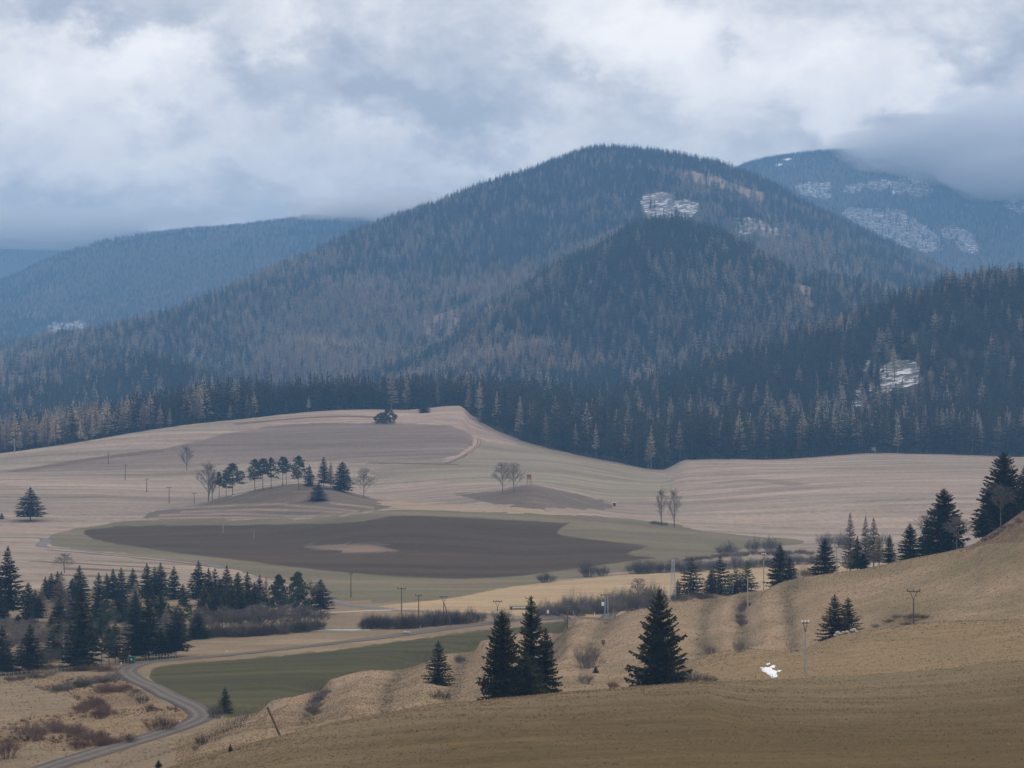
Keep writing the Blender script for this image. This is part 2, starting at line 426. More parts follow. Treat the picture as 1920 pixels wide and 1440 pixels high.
GPYT = YH - (GZ - CZ) / GY * F
nr, nc = GY.shape
idx = np.arange(nr * nc).reshape(nr, nc)
q = np.stack([idx[:-1, :-1], idx[:-1, 1:], idx[1:, 1:], idx[1:, :-1]], -1).reshape(-1, 4)
TRI = np.concatenate([q[:, [0, 1, 2]], q[:, [0, 2, 3]]])
VP = np.stack([GX.ravel(), GY.ravel(), GZ.ravel()], 1)
VA = np.stack([GPX.ravel(), GPYT.ravel()], 1)          # photo column and row of each ground point
def psdf(P, A):
    """signed distance to a closed outline, + inside"""
    P = np.asarray(P, float); n = len(P)
    d = np.full(len(A), 1e9); ins = np.zeros(len(A), bool)
    for i in range(n):
        a, b = P[i], P[(i + 1) % n]; e = b - a; w_ = A - a
        t = np.clip((w_ @ e) / max(e @ e, 1e-9), 0, 1)
        d = np.minimum(d, np.hypot(*(w_ - t[:, None] * e).T))
        c = (a[1] <= A[:, 1]) != (b[1] <= A[:, 1])
        with np.errstate(all='ignore'):
            xi = a[0] + (A[:, 1] - a[1]) / (b[1] - a[1]) * (b[0] - a[0])
        ins ^= c & (A[:, 0] < xi)
    return np.where(ins, d, -d)
def pldist(P, A):
    P = np.asarray(P, float); d = np.full(len(A), 1e9)
    for a, b in zip(P[:-1], P[1:]):
        e = b - a; w_ = A - a
        t = np.clip((w_ @ e) / max(e @ e, 1e-9), 0, 1)
        d = np.minimum(d, np.hypot(*(w_ - t[:, None] * e).T))
    return d
def smooth(P, n=3):
    """round an outline's corners (Chaikin)"""
    P = np.asarray(P, float)
    for _ in range(n):
        Q = np.roll(P, -1, 0); P = np.stack([.75 * P + .25 * Q, .25 * P + .75 * Q], 1).reshape(-1, 2)
    return P
rest = TRI
def cut(s):
    """split the remaining ground along s = 0; returns the s > 0 side"""
    global rest, VP, VA
    pos = s > 0
    k = pos[rest].sum(1)
    inside, outside, mixed = rest[k == 3], rest[k == 0], rest[(k == 1) | (k == 2)]
    if len(mixed):
        km = pos[mixed].sum(1)
        lone = np.where(km == 1, np.argmax(pos[mixed], 1), np.argmin(pos[mixed], 1))
        r = np.arange(len(mixed))
        A, B, D = mixed[r, lone], mixed[r, (lone + 1) % 3], mixed[r, (lone + 2) % 3]
        E = np.concatenate([np.stack([A, B], 1), np.stack([A, D], 1)])
        Es = np.sort(E, 1)
        U, inv = np.unique(Es, axis=0, return_inverse=True); inv = inv.ravel()
        t = s[U[:, 0]] / (s[U[:, 0]] - s[U[:, 1]])
        base = len(VP)
        VP = np.concatenate([VP, VP[U[:, 0]] + t[:, None] * (VP[U[:, 1]] - VP[U[:, 0]])])
        VA = np.concatenate([VA, VA[U[:, 0]] + t[:, None] * (VA[U[:, 1]] - VA[U[:, 0]])])
        ab, ad = base + inv[:len(A)], base + inv[len(A):]
        t1 = np.stack([A, ab, ad], 1); t2 = np.concatenate([np.stack([ab, B, D], 1), np.stack([ab, D, ad], 1)])
        km2 = np.concatenate([km, km])
        inside = np.concatenate([inside, t1[km == 1], t2[km2 == 2]])
        outside = np.concatenate([outside, t1[km == 2], t2[km2 == 1]])
    rest = outside
    return inside
def sheet(name, tris, m, attrs=None):
    u, inv = np.unique(tris, return_inverse=True)
    me = mesh(name, VP[u], inv.reshape(-1, 3), [m], smooth=True)
    for k, fn in (attrs or {}).items():
        at_ = me.attributes.new(k, 'FLOAT', 'POINT')
        at_.data.foreach_set('value', np.asarray(fn(u), dtype=np.float32))
    return tag(obj(name, me), kind='structure')
RAG = (9, 3.1)
def field(name, poly, ymin, ymax, m, rounded=2, jitter=0., label=None):
    P = smooth(poly, rounded) if rounded else np.asarray(poly, float)
    s = np.full(len(VP), -60.0)
    lo, hi = P.min(0) - 12, P.max(0) + 12
    k = (VP[:, 1] > ymin) & (VP[:, 1] < ymax) & (VA[:, 0] > lo[0]) & (VA[:, 0] < hi[0]) & (VA[:, 1] > lo[1]) & (VA[:, 1] < hi[1])
    kk = np.where(k)[0]
    s[kk] = psdf(P, VA[kk])
    if jitter: s[kk] += jitter * (vnoise(VP[kk, 0], VP[kk, 1], RAG[0], 7) + .6 * vnoise(VP[kk, 0], VP[kk, 1], RAG[1], 8))
    tr = cut(s)
    o = sheet(name, tr, m, {'edge': lambda u: psdf(P, VA[u])})
    if label: o['label'] = label
    return o
# ------------------------------------------------------------------ ground materials
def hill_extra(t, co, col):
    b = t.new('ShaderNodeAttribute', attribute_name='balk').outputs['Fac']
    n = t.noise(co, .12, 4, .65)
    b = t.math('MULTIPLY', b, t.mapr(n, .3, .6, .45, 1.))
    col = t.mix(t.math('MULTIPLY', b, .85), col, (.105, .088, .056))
    g = t.mapr(t.new('ShaderNodeAttribute', attribute_name='px').outputs['Fac'], 1480, 1800, 0, .6)
    g = t.math('MULTIPLY', g, t.mapr(t.noise(co, .045, 4, .6), .42, .62))
    return t.mix(g, col, (.135, .125, .058))
M_meadow = groundmat('old_hay_meadow', [(.130, .092, .042), (.098, .073, .033), (.16, .112, .052)], 38, (.5, 1.2, 1), [(4, 60, 5, .10), (14, 25, 2.6, .08)], (.55, .34), bump=.9,
                     edgecol=(.19, .146, .088), edge=(125., .9))
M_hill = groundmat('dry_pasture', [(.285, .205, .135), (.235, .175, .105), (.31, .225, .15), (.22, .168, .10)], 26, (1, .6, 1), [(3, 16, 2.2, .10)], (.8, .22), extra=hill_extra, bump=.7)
M_bank = groundmat('dry_bank_grass', [(.26, .185, .11), (.215, .158, .09), (.285, .20, .12)], 14, (.5, 1, 1), [(8, 9, 1.4, .16)], (.6, .26), bump=.8)
M_valley = groundmat('dead_valley_grass', [(.25, .192, .126), (.22, .168, .11), (.19, .148, .10), (.265, .202, .135)], 34, (.6, 1.6, 1), [(3, 30, 4, .10)], (1.1, .22), bump=.5)
M_scrub = groundmat('rough_scrub_ground', [(.235, .17, .10), (.185, .13, .085), (.255, .185, .11), (.16, .115, .08)], 11, (.7, 1.2, 1), None, (.8, .35), bump=.8)
M_green = groundmat('winter_crop', [(.064, .057, .028), (.074, .068, .032), (.055, .052, .026), (.066, .068, .027)], 60, (.25, 1, 1), [(10, 120, 9, .18), (9, 60, 4, .12), (12, 200, 22, .12)], (1., .16), edgecol=(.14, .11, .065), edge=(3., .8))
M_plough = groundmat('ploughed_soil', [(.055, .039, .023), (.062, .044, .027), (.069, .048, .029)], 160, (.3, 1, 1), [(2, 200, 26, .18), (3, 110, 14, .16), (4, 400, 60, .12)], (2., .2), edgecol=(.12, .10, .07), edge=(2.2, .6))
M_bald = groundmat('pale_soil_patch', [(.23, .165, .12), (.15, .11, .085), (.25, .18, .13)], 30, (.3, 1, 1), [(2, 60, 5, .2)], (1.4, .2), edgecol=(.088, .068, .056), edge=(5., 1.))
M_margin = groundmat('green_margin', [(.160, .138, .088), (.138, .120, .076), (.18, .145, .096)], 60, (.3, 1, 1), [(3, 120, 22, .14), (1, 70, 11, .10), (4, 240, 50, .08)], (2., .18))
M_stubble = groundmat('pale_stubble', [(.38, .28, .17), (.33, .25, .155), (.40, .29, .18)], 50, (.3, 1.2, 1), [(4, 60, 9, .15), (2, 140, 20, .10)], (1.6, .2), edgecol=(.16, .115, .08), edge=(1.5, .8))
M_field = groundmat('far_pasture', [(.262, .212, .172), (.235, .195, .157), (.29, .228, .185), (.208, .178, .144)], 120, (.35, 1.3, 1), [(3, 140, 13, .24), (-3, 80, 8, .18), (1, 320, 28, .09), (6, 60, 40, .08)], (2.5, .26))
M_fieldg = groundmat('far_green_pasture', [(.215, .188, .136), (.235, .198, .148), (.195, .172, .126)], 120, (.35, 1.2, 1), [(3, 150, 16, .20), (-2, 80, 9, .15), (6, 300, 34, .09)], (2.5, .18))
M_fallow = groundmat('fallow_strip', [(.165, .132, .112), (.19, .15, .125), (.15, .122, .105)], 110, (.3, 1.5, 1), [(4, 180, 16, .22), (2, 90, 9, .16), (5, 300, 34, .10)], (2.5, .18), edgecol=(.24, .18, .14), edge=(2.2, .7))
M_paleband = groundmat('pale_grass_band', [(.33, .255, .185), (.29, .225, .165), (.35, .265, .19)], 40, (.3, 1.2, 1), [(3, 120, 16, .14)], (2., .2))
M_frost = groundmat('bleached_grass', [(.33, .25, .21), (.24, .18, .15), (.36, .28, .23), (.20, .14, .115)], 26, (.4, 1.6, 1), [(4, 50, 4, .18)], (1.8, .24))
M_mound = groundmat('terraced_heath', [(.15, .12, .095), (.125, .10, .08), (.18, .142, .11)], 22, (.4, 1, 1), [(3, 30, 3, .14)], (1.4, .2),
                    extra=lambda t, co, col: t.mix(t.math('MULTIPLY', t.new('ShaderNodeAttribute', attribute_name='ledge').outputs['Fac'], t.mapr(t.noise(t.vec('MULTIPLY', co, (.15, 1, 1)), .12, 4, .6), .3, .6, .5, 1.)), col, (.29, .222, .178)))
M_woodfloor = groundmat('forest_floor', [(.075, .058, .042), (.06, .05, .034), (.09, .07, .05)], 40, (1, 1, 1), None, (2., .2))
def snow_extra(thr):
    def f(t, co, col):
        n = t.noise(t.vec('MULTIPLY', co, (.55, 1, 1)), .15, 7, .76)
        return t.mix(t.mapr(n, thr, thr + .09), col, (.74, .76, .80))
    return f
M_snowclear = groundmat('snowy_clearing', [(.13, .115, .10), (.10, .09, .08)], 30, (1, 1, 1), None, (2., .2), extra=snow_extra(.50))
M_thinsnow = groundmat('clearing_with_old_snow', [(.17, .145, .125), (.13, .115, .10)], 30, (1, 1, 1), None, (2., .25), extra=snow_extra(.51))
M_slash = groundmat('felled_clearing', [(.27, .20, .15), (.21, .155, .12), (.30, .225, .17)], 30, (1, 1, 1), None, (2., .25))
M_hillock = groundmat('brown_heath', [(.15, .105, .07), (.19, .135, .085), (.12, .085, .06)], 9, (1, 1, 1), None, (.8, .3), bump=.8)
M_snow = pmat('old_snow', (.80, .83, .87), .6, .14, 1.2)
M_road = groundmat('gravel_road', [(.088, .076, .070), (.105, .092, .084), (.08, .07, .064)], 18, (1, 1, 1), None, (.7, .2),
                   extra=lambda t, co, col: t.mix(t.math('MULTIPLY', t.new('ShaderNodeAttribute', attribute_name='track').outputs['Fac'], .65), col, (.20, .18, .165)))

# ------------------------------------------------------------------ fields, cut out of the ground sheet
Ylim2 = lambda: curve(Y2, np.clip(VA[:, 0], -500, 2420))
s = Ylim2() - VP[:, 1] + 3. * vnoise(VP[:, 0], VP[:, 1], 7, 9) + 2 * vnoise(VP[:, 0], VP[:, 1], 2.2, 10)
tr = cut(s)
sheet('hay_meadow', tr, M_meadow, {'edge': lambda u: (curve(Y2, np.clip(VA[u, 0], -500, 2420)) - VP[u, 1])})
s = np.minimum(Ylim2() + 70 - VP[:, 1], (VA[:, 0] - 1275 + 30 * vnoise(VP[:, 0], VP[:, 1], 14, 9)) * .3)
sheet('grass_bank', cut(s), M_bank)
sYl = lambda u: curve(SLOPE_Y, np.clip(VA[u, 0], -500, 2420))
s = sYl(slice(None)) + np.where(VA[:, 0] > 1066, 14, 0.) - VP[:, 1]
s = np.minimum(s, (VA[:, 0] - 330) * .5 + 22 * vnoise(VP[:, 0], VP[:, 1], 12, 11))
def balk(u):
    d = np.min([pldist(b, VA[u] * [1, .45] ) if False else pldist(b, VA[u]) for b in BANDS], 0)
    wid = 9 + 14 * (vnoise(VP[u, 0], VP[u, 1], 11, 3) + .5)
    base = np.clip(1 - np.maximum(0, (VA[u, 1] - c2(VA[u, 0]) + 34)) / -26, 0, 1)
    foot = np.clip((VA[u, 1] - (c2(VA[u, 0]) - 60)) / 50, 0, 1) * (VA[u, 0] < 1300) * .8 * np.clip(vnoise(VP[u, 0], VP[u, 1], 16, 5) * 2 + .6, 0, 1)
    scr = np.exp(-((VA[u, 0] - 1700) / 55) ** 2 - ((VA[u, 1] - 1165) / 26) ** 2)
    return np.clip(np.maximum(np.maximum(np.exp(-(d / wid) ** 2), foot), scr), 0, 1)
field('scrub_hillock', [(1800, 1034), (1838, 1012), (1868, 990), (1900, 965), (1930, 940), (2300, 880), (2420, 1000), (1920, 1017), (1850, 1020)], 540, 700, M_hillock, 1, 3.)
s = sYl(slice(None)) + np.where(VA[:, 0] > 1066, 14, 0.) - VP[:, 1]
s = np.minimum(s, (VA[:, 0] - 330) * .5 + 22 * vnoise(VP[:, 0], VP[:, 1], 12, 11))
tr = cut(s)
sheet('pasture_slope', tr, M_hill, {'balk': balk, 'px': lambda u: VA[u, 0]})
field('green_field', [(272, 1262), (300, 1246), (420, 1238), (600, 1223), (760, 1200), (917, 1180), (1000, 1170), (1060, 1163), (1120, 1159), (1140, 1158), (1100, 1185), (900, 1240), (700, 1300), (560, 1345), (440, 1352), (400, 1338), (375, 1322), (330, 1302), (290, 1284)],
      400, 800, M_green, 2, 5.)
field('scrubland', [(-200, 1262), (0, 1268), (110, 1262), (220, 1262), (232, 1285), (330, 1330), (362, 1345), (330, 1362), (240, 1392), (150, 1402), (60, 1400), (-40, 1400), (-40, 1362), (60, 1350), (150, 1330), (152, 1312), (90, 1290), (0, 1276)], 350, 720, M_scrub, 2, 34.)
field('stubble_field', [(690, 1139), (740, 1132), (850, 1122), (930, 1104), (1010, 1093), (1100, 1084), (1200, 1074), (1300, 1069), (1420, 1060), (1460, 1058), (1700, 1056), (1720, 1110), (1500, 1120), (1290, 1150), (1150, 1158), (1010, 1158), (920, 1152), (800, 1146)], 700, 1080, M_stubble, 2, 2.)
PALE = [(560, 1024), (620, 1018), (680, 1017), (735, 1026), (760, 1034), (700, 1039), (640, 1038), (590, 1032)]
field('pale_soil_patch', PALE, 960, 1300, M_bald, 2, 9.)
field('ploughed_field', [(156, 1000), (160, 992), (240, 985), (480, 984), (640, 981), (700, 974), (742, 965), (900, 971), (1055, 980), (1075, 979), (1050, 990), (1044, 1002), (1080, 1008), (1225, 1023), (1200, 1030), (1165, 1040), (1250, 1046), (1180, 1052), (1000, 1078), (900, 1086), (800, 1085), (640, 1074), (480, 1055), (300, 1033), (200, 1017), (170, 1010)], 930, 1420, M_plough, 1, 3.)
field('grass_margin', [(85, 1012), (100, 1000), (180, 985), (250, 975), (450, 974), (640, 972), (700, 955), (960, 960), (1240, 975), (1330, 1000), (1520, 1012), (1500, 1022), (1330, 1035), (1300, 1060), (1100, 1080), (950, 1101), (850, 1121), (740, 1131), (680, 1137), (600, 1122), (540, 1095), (430, 1065), (300, 1046), (150, 1030), (95, 1024)], 800, 1440, M_margin, 2, 4.)
MOUND = [(250, 973), (310, 955), (380, 944), (430, 929), (500, 913), (560, 905), (622, 911), (690, 932), (760, 947), (668, 962), (660, 971), (450, 975), (330, 976)]
LEDGES = [[(330, 953), (430, 948), (520, 945), (670, 958)], [(340, 960), (480, 955), (600, 958), (672, 963)], [(300, 966), (440, 963), (560, 968), (665, 967)], [(280, 972), (420, 970), (560, 973), (640, 971)], [(620, 943), (700, 952)]]
field('pale_stubble_strip', [(690, 938), (850, 944), (1000, 957), (1160, 967), (1300, 984), (1335, 993), (1240, 979), (960, 964), (760, 957)], 1150, 1450, M_paleband, 1, 6.)
field('terraced_mound', MOUND, 1100, 1460, M_mound, 2, 5.)
o = bpy.data.objects['terraced_mound']
u_co = np.zeros(len(o.data.vertices) * 3); o.data.vertices.foreach_get('co', u_co); u_co = u_co.reshape(-1, 3)
PXY = np.stack([CX + F * u_co[:, 0] / u_co[:, 1], YH - (u_co[:, 2] - CZ) / u_co[:, 1] * F], 1)
a_ = o.data.attributes.new('ledge', 'FLOAT', 'POINT')
a_.data.foreach_set('value', np.exp(-(np.min([pldist(b, PXY) for b in LEDGES], 0) / 1.7) ** 2).astype(np.float32))
field('heath_knoll', [(840, 925), (920, 922), (990, 908), (1020, 912), (1080, 926), (1155, 946), (1140, 955), (1060, 955), (960, 950), (880, 936)], 1200, 1460, M_mound, 2, 6.)
field('fallow_field', [(-200, 890), (0, 884), (160, 862), (320, 840), (450, 806), (560, 793), (700, 793), (790, 794), (860, 800), (892, 822), (888, 834), (850, 860), (700, 866), (500, 866), (350, 878), (200, 882), (60, 886)], 1380, 1900, M_fallow, 1, 3.)
field('bleached_hilltop', [(420, 800), (520, 786), (630, 771), (720, 765), (800, 762), (862, 755), (880, 775), (900, 800), (990, 828), (960, 834), (900, 826), (862, 800), (790, 795), (640, 795), (500, 797)], 1500, 1960, M_frost, 1, 2.)
field('green_pasture', [(860, 862), (890, 838), (900, 822), (1000, 836), (1130, 866), (1230, 888), (1280, 905), (1240, 935), (1160, 946), (1060, 915), (1000, 900), (940, 905), (860, 905), (700, 896), (690, 880), (780, 868)], 1380, 1800, M_fieldg, 2, 4.)
CLEAR = [  # name, outline of open ground, distance range, material
    ('snowy_clearing', [(1203, 364), (1240, 357), (1288, 370), (1316, 392), (1280, 420), (1215, 412), (1198, 388)], 4200, 5400, M_snowclear),
    ('felled_clearing', [(1272, 318), (1300, 322), (1370, 340), (1432, 362), (1440, 372), (1400, 372), (1330, 350), (1275, 334)], 4300, 5200, M_slash),
    ('thawing_clearing', [(1368, 412), (1420, 405), (1492, 422), (1490, 440), (1430, 450), (1378, 440)], 3900, 5200, M_thinsnow),
    ('thawing_clearing', [(1082, 486), (1100, 474), (1130, 478), (1128, 500), (1108, 528), (1088, 530)], 2650, 3500, M_thinsnow),
    ('felled_clearing', [(1478, 508), (1520, 514), (1535, 545), (1530, 580), (1512, 575), (1500, 545)], 2650, 3500, M_slash),
    ('felled_clearing', [(780, 580), (830, 558), (900, 552), (870, 585), (850, 625), (800, 640)], 2500, 3900, M_slash),
    ('snowy_clearing', [(1642, 700), (1660, 682), (1690, 674), (1722, 684), (1722, 706), (1734, 716), (1712, 724), (1650, 718)], 1720, 2400, M_snowclear),
    ('snowy_clearing', [(1594, 738), (1606, 730), (1620, 742), (1614, 760), (1598, 758)], 1720, 2400, M_snowclear),
    ('snowy_clearing', [(1624, 726), (1640, 720), (1646, 732), (1640, 752), (1626, 748)], 1720, 2400, M_snowclear),
    ('snowy_clearing', [(1652, 722), (1664, 716), (1668, 734), (1656, 740)], 1720, 2400, M_snowclear),
    ('snowy_clearing', [(1606, 690), (1630, 672), (1634, 684), (1622, 698)], 1720, 2400, M_thinsnow),
    ('snowy_clearing', [(84, 608), (120, 602), (160, 600), (168, 612), (150, 634), (90, 640)], 6000, 8000, M_snowclear),
    ('felled_clearing', [(-60, 715), (0, 688), (48, 680), (46, 700), (20, 740), (-60, 770)], 2800, 4300, M_slash),
    ('snowy_clearing', [(1485, 348), (1530, 342), (1558, 346), (1556, 378), (1535, 372), (1510, 366)], 6300, 8000, M_snowclear),
    ('thawing_clearing', [(1575, 345), (1640, 332), (1690, 335), (1740, 345), (1750, 368), (1700, 366), (1650, 352), (1580, 362)], 6300, 8000, M_thinsnow),
    ('snowy_clearing', [(1668, 366), (1672, 352), (1690, 347), (1692, 352), (1680, 357), (1674, 372)], 6300, 8000, M_snow),
    ('snowy_clearing', [(1708, 346), (1722, 346), (1728, 356), (1714, 364), (1712, 358), (1718, 352)], 6300, 8000, M_snow),
    ('thawing_clearing', [(1570, 388), (1640, 392), (1700, 398), (1760, 440), (1762, 472), (1720, 470), (1660, 445), (1600, 420)], 6300, 8000, M_thinsnow),
    ('thawing_clearing', [(1760, 430), (1800, 425), (1830, 440), (1834, 474), (1810, 470), (1780, 450)], 6300, 8000, M_thinsnow),
    ('snowy_clearing', [(1880, 378), (1930, 378), (1990, 392), (1990, 420), (1930, 404), (1895, 396)], 6300, 8000, M_snowclear),
    ('snowy_clearing', [(1455, 304), (1480, 295), (1486, 300), (1462, 312)], 6300, 8200, M_snow),
]
RAG = (26, 11)
for nm, P, a0, b0, m in CLEAR:
    field(nm, P, a0, b0, m, 1, 15.)
EYl = lambda u: curve(EDGE_Y, np.clip(VA[u, 0], -500, 2420))
s = VP[:, 1] - EYl(slice(None)) + 10 * vnoise(VP[:, 0], VP[:, 1], 22, 12)
wooded = cut(s)
sheet('wooded_hills', wooded, M_woodfloor)
s = 875. + 20 * vnoise(VP[:, 0], VP[:, 1], 30, 13) - VP[:, 1]
sheet('valley_floor', cut(s), M_valley)
sheet('far_fields', rest, M_field)

# ------------------------------------------------------------------ roads and water: ribbons laid on the ground
def catmull(P, step):
    P = np.asarray(P, float)
    P = np.concatenate([[2 * P[0] - P[1]], P, [2 * P[-1] - P[-2]]])
    out = []
    for i in range(1, len(P) - 2):
        n = max(2, int(np.hypot(*(P[i + 1] - P[i])) / step))
        t = np.linspace(0, 1, n, endpoint=False)[:, None]
        a, b, c, d_ = P[i - 1], P[i], P[i + 1], P[i + 2]
        out.append(.5 * ((2 * b) + (-a + c) * t + (2 * a - 5 * b + 4 * c - d_) * t ** 2 + (-a + 3 * b - 3 * c + d_) * t ** 3))
    return np.concatenate(out + [P[-2:-1]])
def ribbon(name, pix, width, m, lift=.12, ymin=0, ymax=1e9, step=3., worldpts=None, kind='structure'):
    W_ = np.array(worldpts if worldpts is not None else [atv(p, q_, ymin, ymax)[:2] for p, q_ in pix])
    L = catmull(W_, step)
    T = np.gradient(L, axis=0); T /= np.linalg.norm(T, axis=1)[:, None] + 1e-9
    N = np.stack([T[:, 1], -T[:, 0]], 1)
    us = np.array([-1.12, -1, -.6, -.45, -.2, 0, .2, .45, .6, 1, 1.12]); dz = np.array([-.5, lift, lift + .02, lift - .01, lift + .03, lift + .05, lift + .03, lift - .01, lift + .02, lift, -.5])
    tk = np.array([0, 0, .2, 1, .35, .1, .35, 1, .2, 0, 0])
    wv = width * (1 + .12 * vnoise(L[:, 0], L[:, 1], 15, 21)) / 2
    V = L[:, None, :] + N[:, None, :] * (us[None, :, None] * wv[:, None, None])
    Z = gxy(V[..., 0], V[..., 1])
    Z = np.maximum(Z, Z[:, 5:6] - .3) + dz[None]
    V3 = np.concatenate([V, Z[..., None]], -1).reshape(-1, 3)
    n, k = len(L), len(us)
    ix = np.arange(n * k).reshape(n, k)
    f = np.stack([ix[:-1, :-1], ix[:-1, 1:], ix[1:, 1:], ix[1:, :-1]], -1).reshape(-1, 4)
    me = mesh(name, V3, f, [m], smooth=True)
    a1 = me.attributes.new('track', 'FLOAT', 'POINT')
    a1.data.foreach_set('value', np.tile(tk, n).astype(np.float32))
    return tag(obj(name, me), kind=kind)
ROAD = [(20, 1462), (95, 1439), (150, 1422), (225, 1399), (300, 1377), (350, 1360), (377, 1345), (370, 1332), (345, 1318), (312, 1303), (275, 1284), (247, 1270), (236, 1260), (246, 1251), (275, 1243), (325, 1238), (400, 1231), (475, 1224), (655, 1203), (755, 1190), (855, 1177), (930, 1168), (995, 1161), (1060, 1158), (1100, 1155), (1146, 1151)]
ribbon('gravel_road', ROAD, 4.3, M_road, .14, 380, 790)
M_asphalt = groundmat('field_lane', [(.15, .14, .14), (.18, .165, .16)], 20, (1, 1, 1), None, (.8, .15))
ribbon('farm_lane', [(600, 1120), (640, 1132), (690, 1139), (740, 1144), (830, 1148), (930, 1152)], 4.5, M_asphalt, .1, 700, 960)
ribbon('farm_lane', [(82, 1009), (86, 1015), (78, 1021), (84, 1026), (140, 1030), (250, 1042), (330, 1050), (380, 1056), (420, 1066)], 4.2, M_asphalt, .1, 800, 1300)
ribbon('field_track', [(-40, 1010), (0, 1008), (40, 1008), (82, 1009)], 3.4, M_asphalt, .1, 800, 1400)
M_pale = groundmat('pale_track', [(.42, .37, .32), (.36, .31, .27)], 10, (1, 1, 1), None, (.8, .15))
ribbon('pale_track', [(500, 1151), (580, 1150), (640, 1148), (700, 1145), (762, 1143)], 3., M_pale, .1, 700, 900)
M_lens = groundmat('greyish_hollow', [(.20, .17, .125), (.22, .18, .135)], 30, (.3, 1, 1), None, (2., .2))
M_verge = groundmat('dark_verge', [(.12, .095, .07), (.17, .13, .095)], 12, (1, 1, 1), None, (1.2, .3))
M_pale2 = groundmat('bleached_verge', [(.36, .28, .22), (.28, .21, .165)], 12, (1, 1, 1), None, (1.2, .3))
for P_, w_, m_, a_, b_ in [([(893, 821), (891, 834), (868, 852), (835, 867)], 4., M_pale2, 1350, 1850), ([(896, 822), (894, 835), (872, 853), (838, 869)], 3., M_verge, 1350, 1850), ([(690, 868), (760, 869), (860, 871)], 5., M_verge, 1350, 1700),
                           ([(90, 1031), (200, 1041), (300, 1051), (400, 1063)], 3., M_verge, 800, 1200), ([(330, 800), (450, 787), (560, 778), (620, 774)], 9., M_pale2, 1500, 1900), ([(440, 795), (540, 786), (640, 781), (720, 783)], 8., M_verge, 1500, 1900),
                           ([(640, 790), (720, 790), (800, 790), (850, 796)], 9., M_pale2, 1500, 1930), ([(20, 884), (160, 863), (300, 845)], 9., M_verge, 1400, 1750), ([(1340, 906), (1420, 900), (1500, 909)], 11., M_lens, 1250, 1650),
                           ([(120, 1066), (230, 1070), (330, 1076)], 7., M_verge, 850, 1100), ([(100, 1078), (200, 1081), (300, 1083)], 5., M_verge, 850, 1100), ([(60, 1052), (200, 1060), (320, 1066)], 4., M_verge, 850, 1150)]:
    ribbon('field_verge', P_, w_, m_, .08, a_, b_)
M_water = pmat('stream_water', (.32, .34, .37), .12, .1, .3, spec=.6)
ribbon('stream', [(590, 1182), (620, 1181), (660, 1181), (690, 1180)], 4., M_water, .05, 600, 800)
# ------------------------------------------------------------------ vegetation builders (unit height, scaled when placed)
class TriSet:
    def __init__(s): s.v = []; s.f = []
    def tri(s, a, b, c):
        i = len(s.v); s.v += [a, b, c]; s.f.append((i, i + 1, i + 2))
    def ribbon(s, pts, w0, w1, side):
        n = len(pts)
        for i in range(n - 1):
            wa = w0 + (w1 - w0) * i / (n - 1); wb = w0 + (w1 - w0) * (i + 1) / (n - 1)
            j = len(s.v)
            s.v += [pts[i] - side * wa, pts[i] + side * wa, pts[i + 1] + side * wb, pts[i + 1] - side * wb]
            s.f += [(j, j + 1, j + 2), (j, j + 2, j + 3)]
def V(*a): return np.array(a, float)
UP = V(0, 0, 1)
def unit(v): return v / (np.linalg.norm(v) + 1e-12)
def tube_into(ts, pts, rad, n=5):
    pts = [np.asarray(p, float) for p in pts]; rings = []
    for i, p in enumerate(pts):
        d = unit(pts[min(i + 1, len(pts) - 1)] - pts[max(i - 1, 0)])
        u = unit(np.cross(d, V(1, .13, .07) if abs(d[0]) < .9 else V(0, 1, 0))); w_ = np.cross(d, u)
        b = len(ts.v)
        ts.v += [p + (u * math.cos(2 * math.pi * k / n) + w_ * math.sin(2 * math.pi * k / n)) * rad[i] for k in range(n)]
        rings.append(b)
    for a, b in zip(rings[:-1], rings[1:]):
        for k in range(n):
            ts.f += [(a + k, a + (k + 1) % n, b + (k + 1) % n), (a + k, b + (k + 1) % n, b + k)]
def trunk_mesh(name, m, h=.96, r=.012, bend=0., rng=None, n=6):
    ts = TriSet()
    pts = [V(bend * math.sin(3 * t) * .5, bend * t * (1 - t), -.03 + (h + .03) * t) for t in np.linspace(0, 1, 6)]
    tube_into(ts, pts, [r * (1.25 - 1.15 * t) for t in np.linspace(0, 1, 6)], n)
    return mesh(name, ts.v, np.array(ts.f), [m])
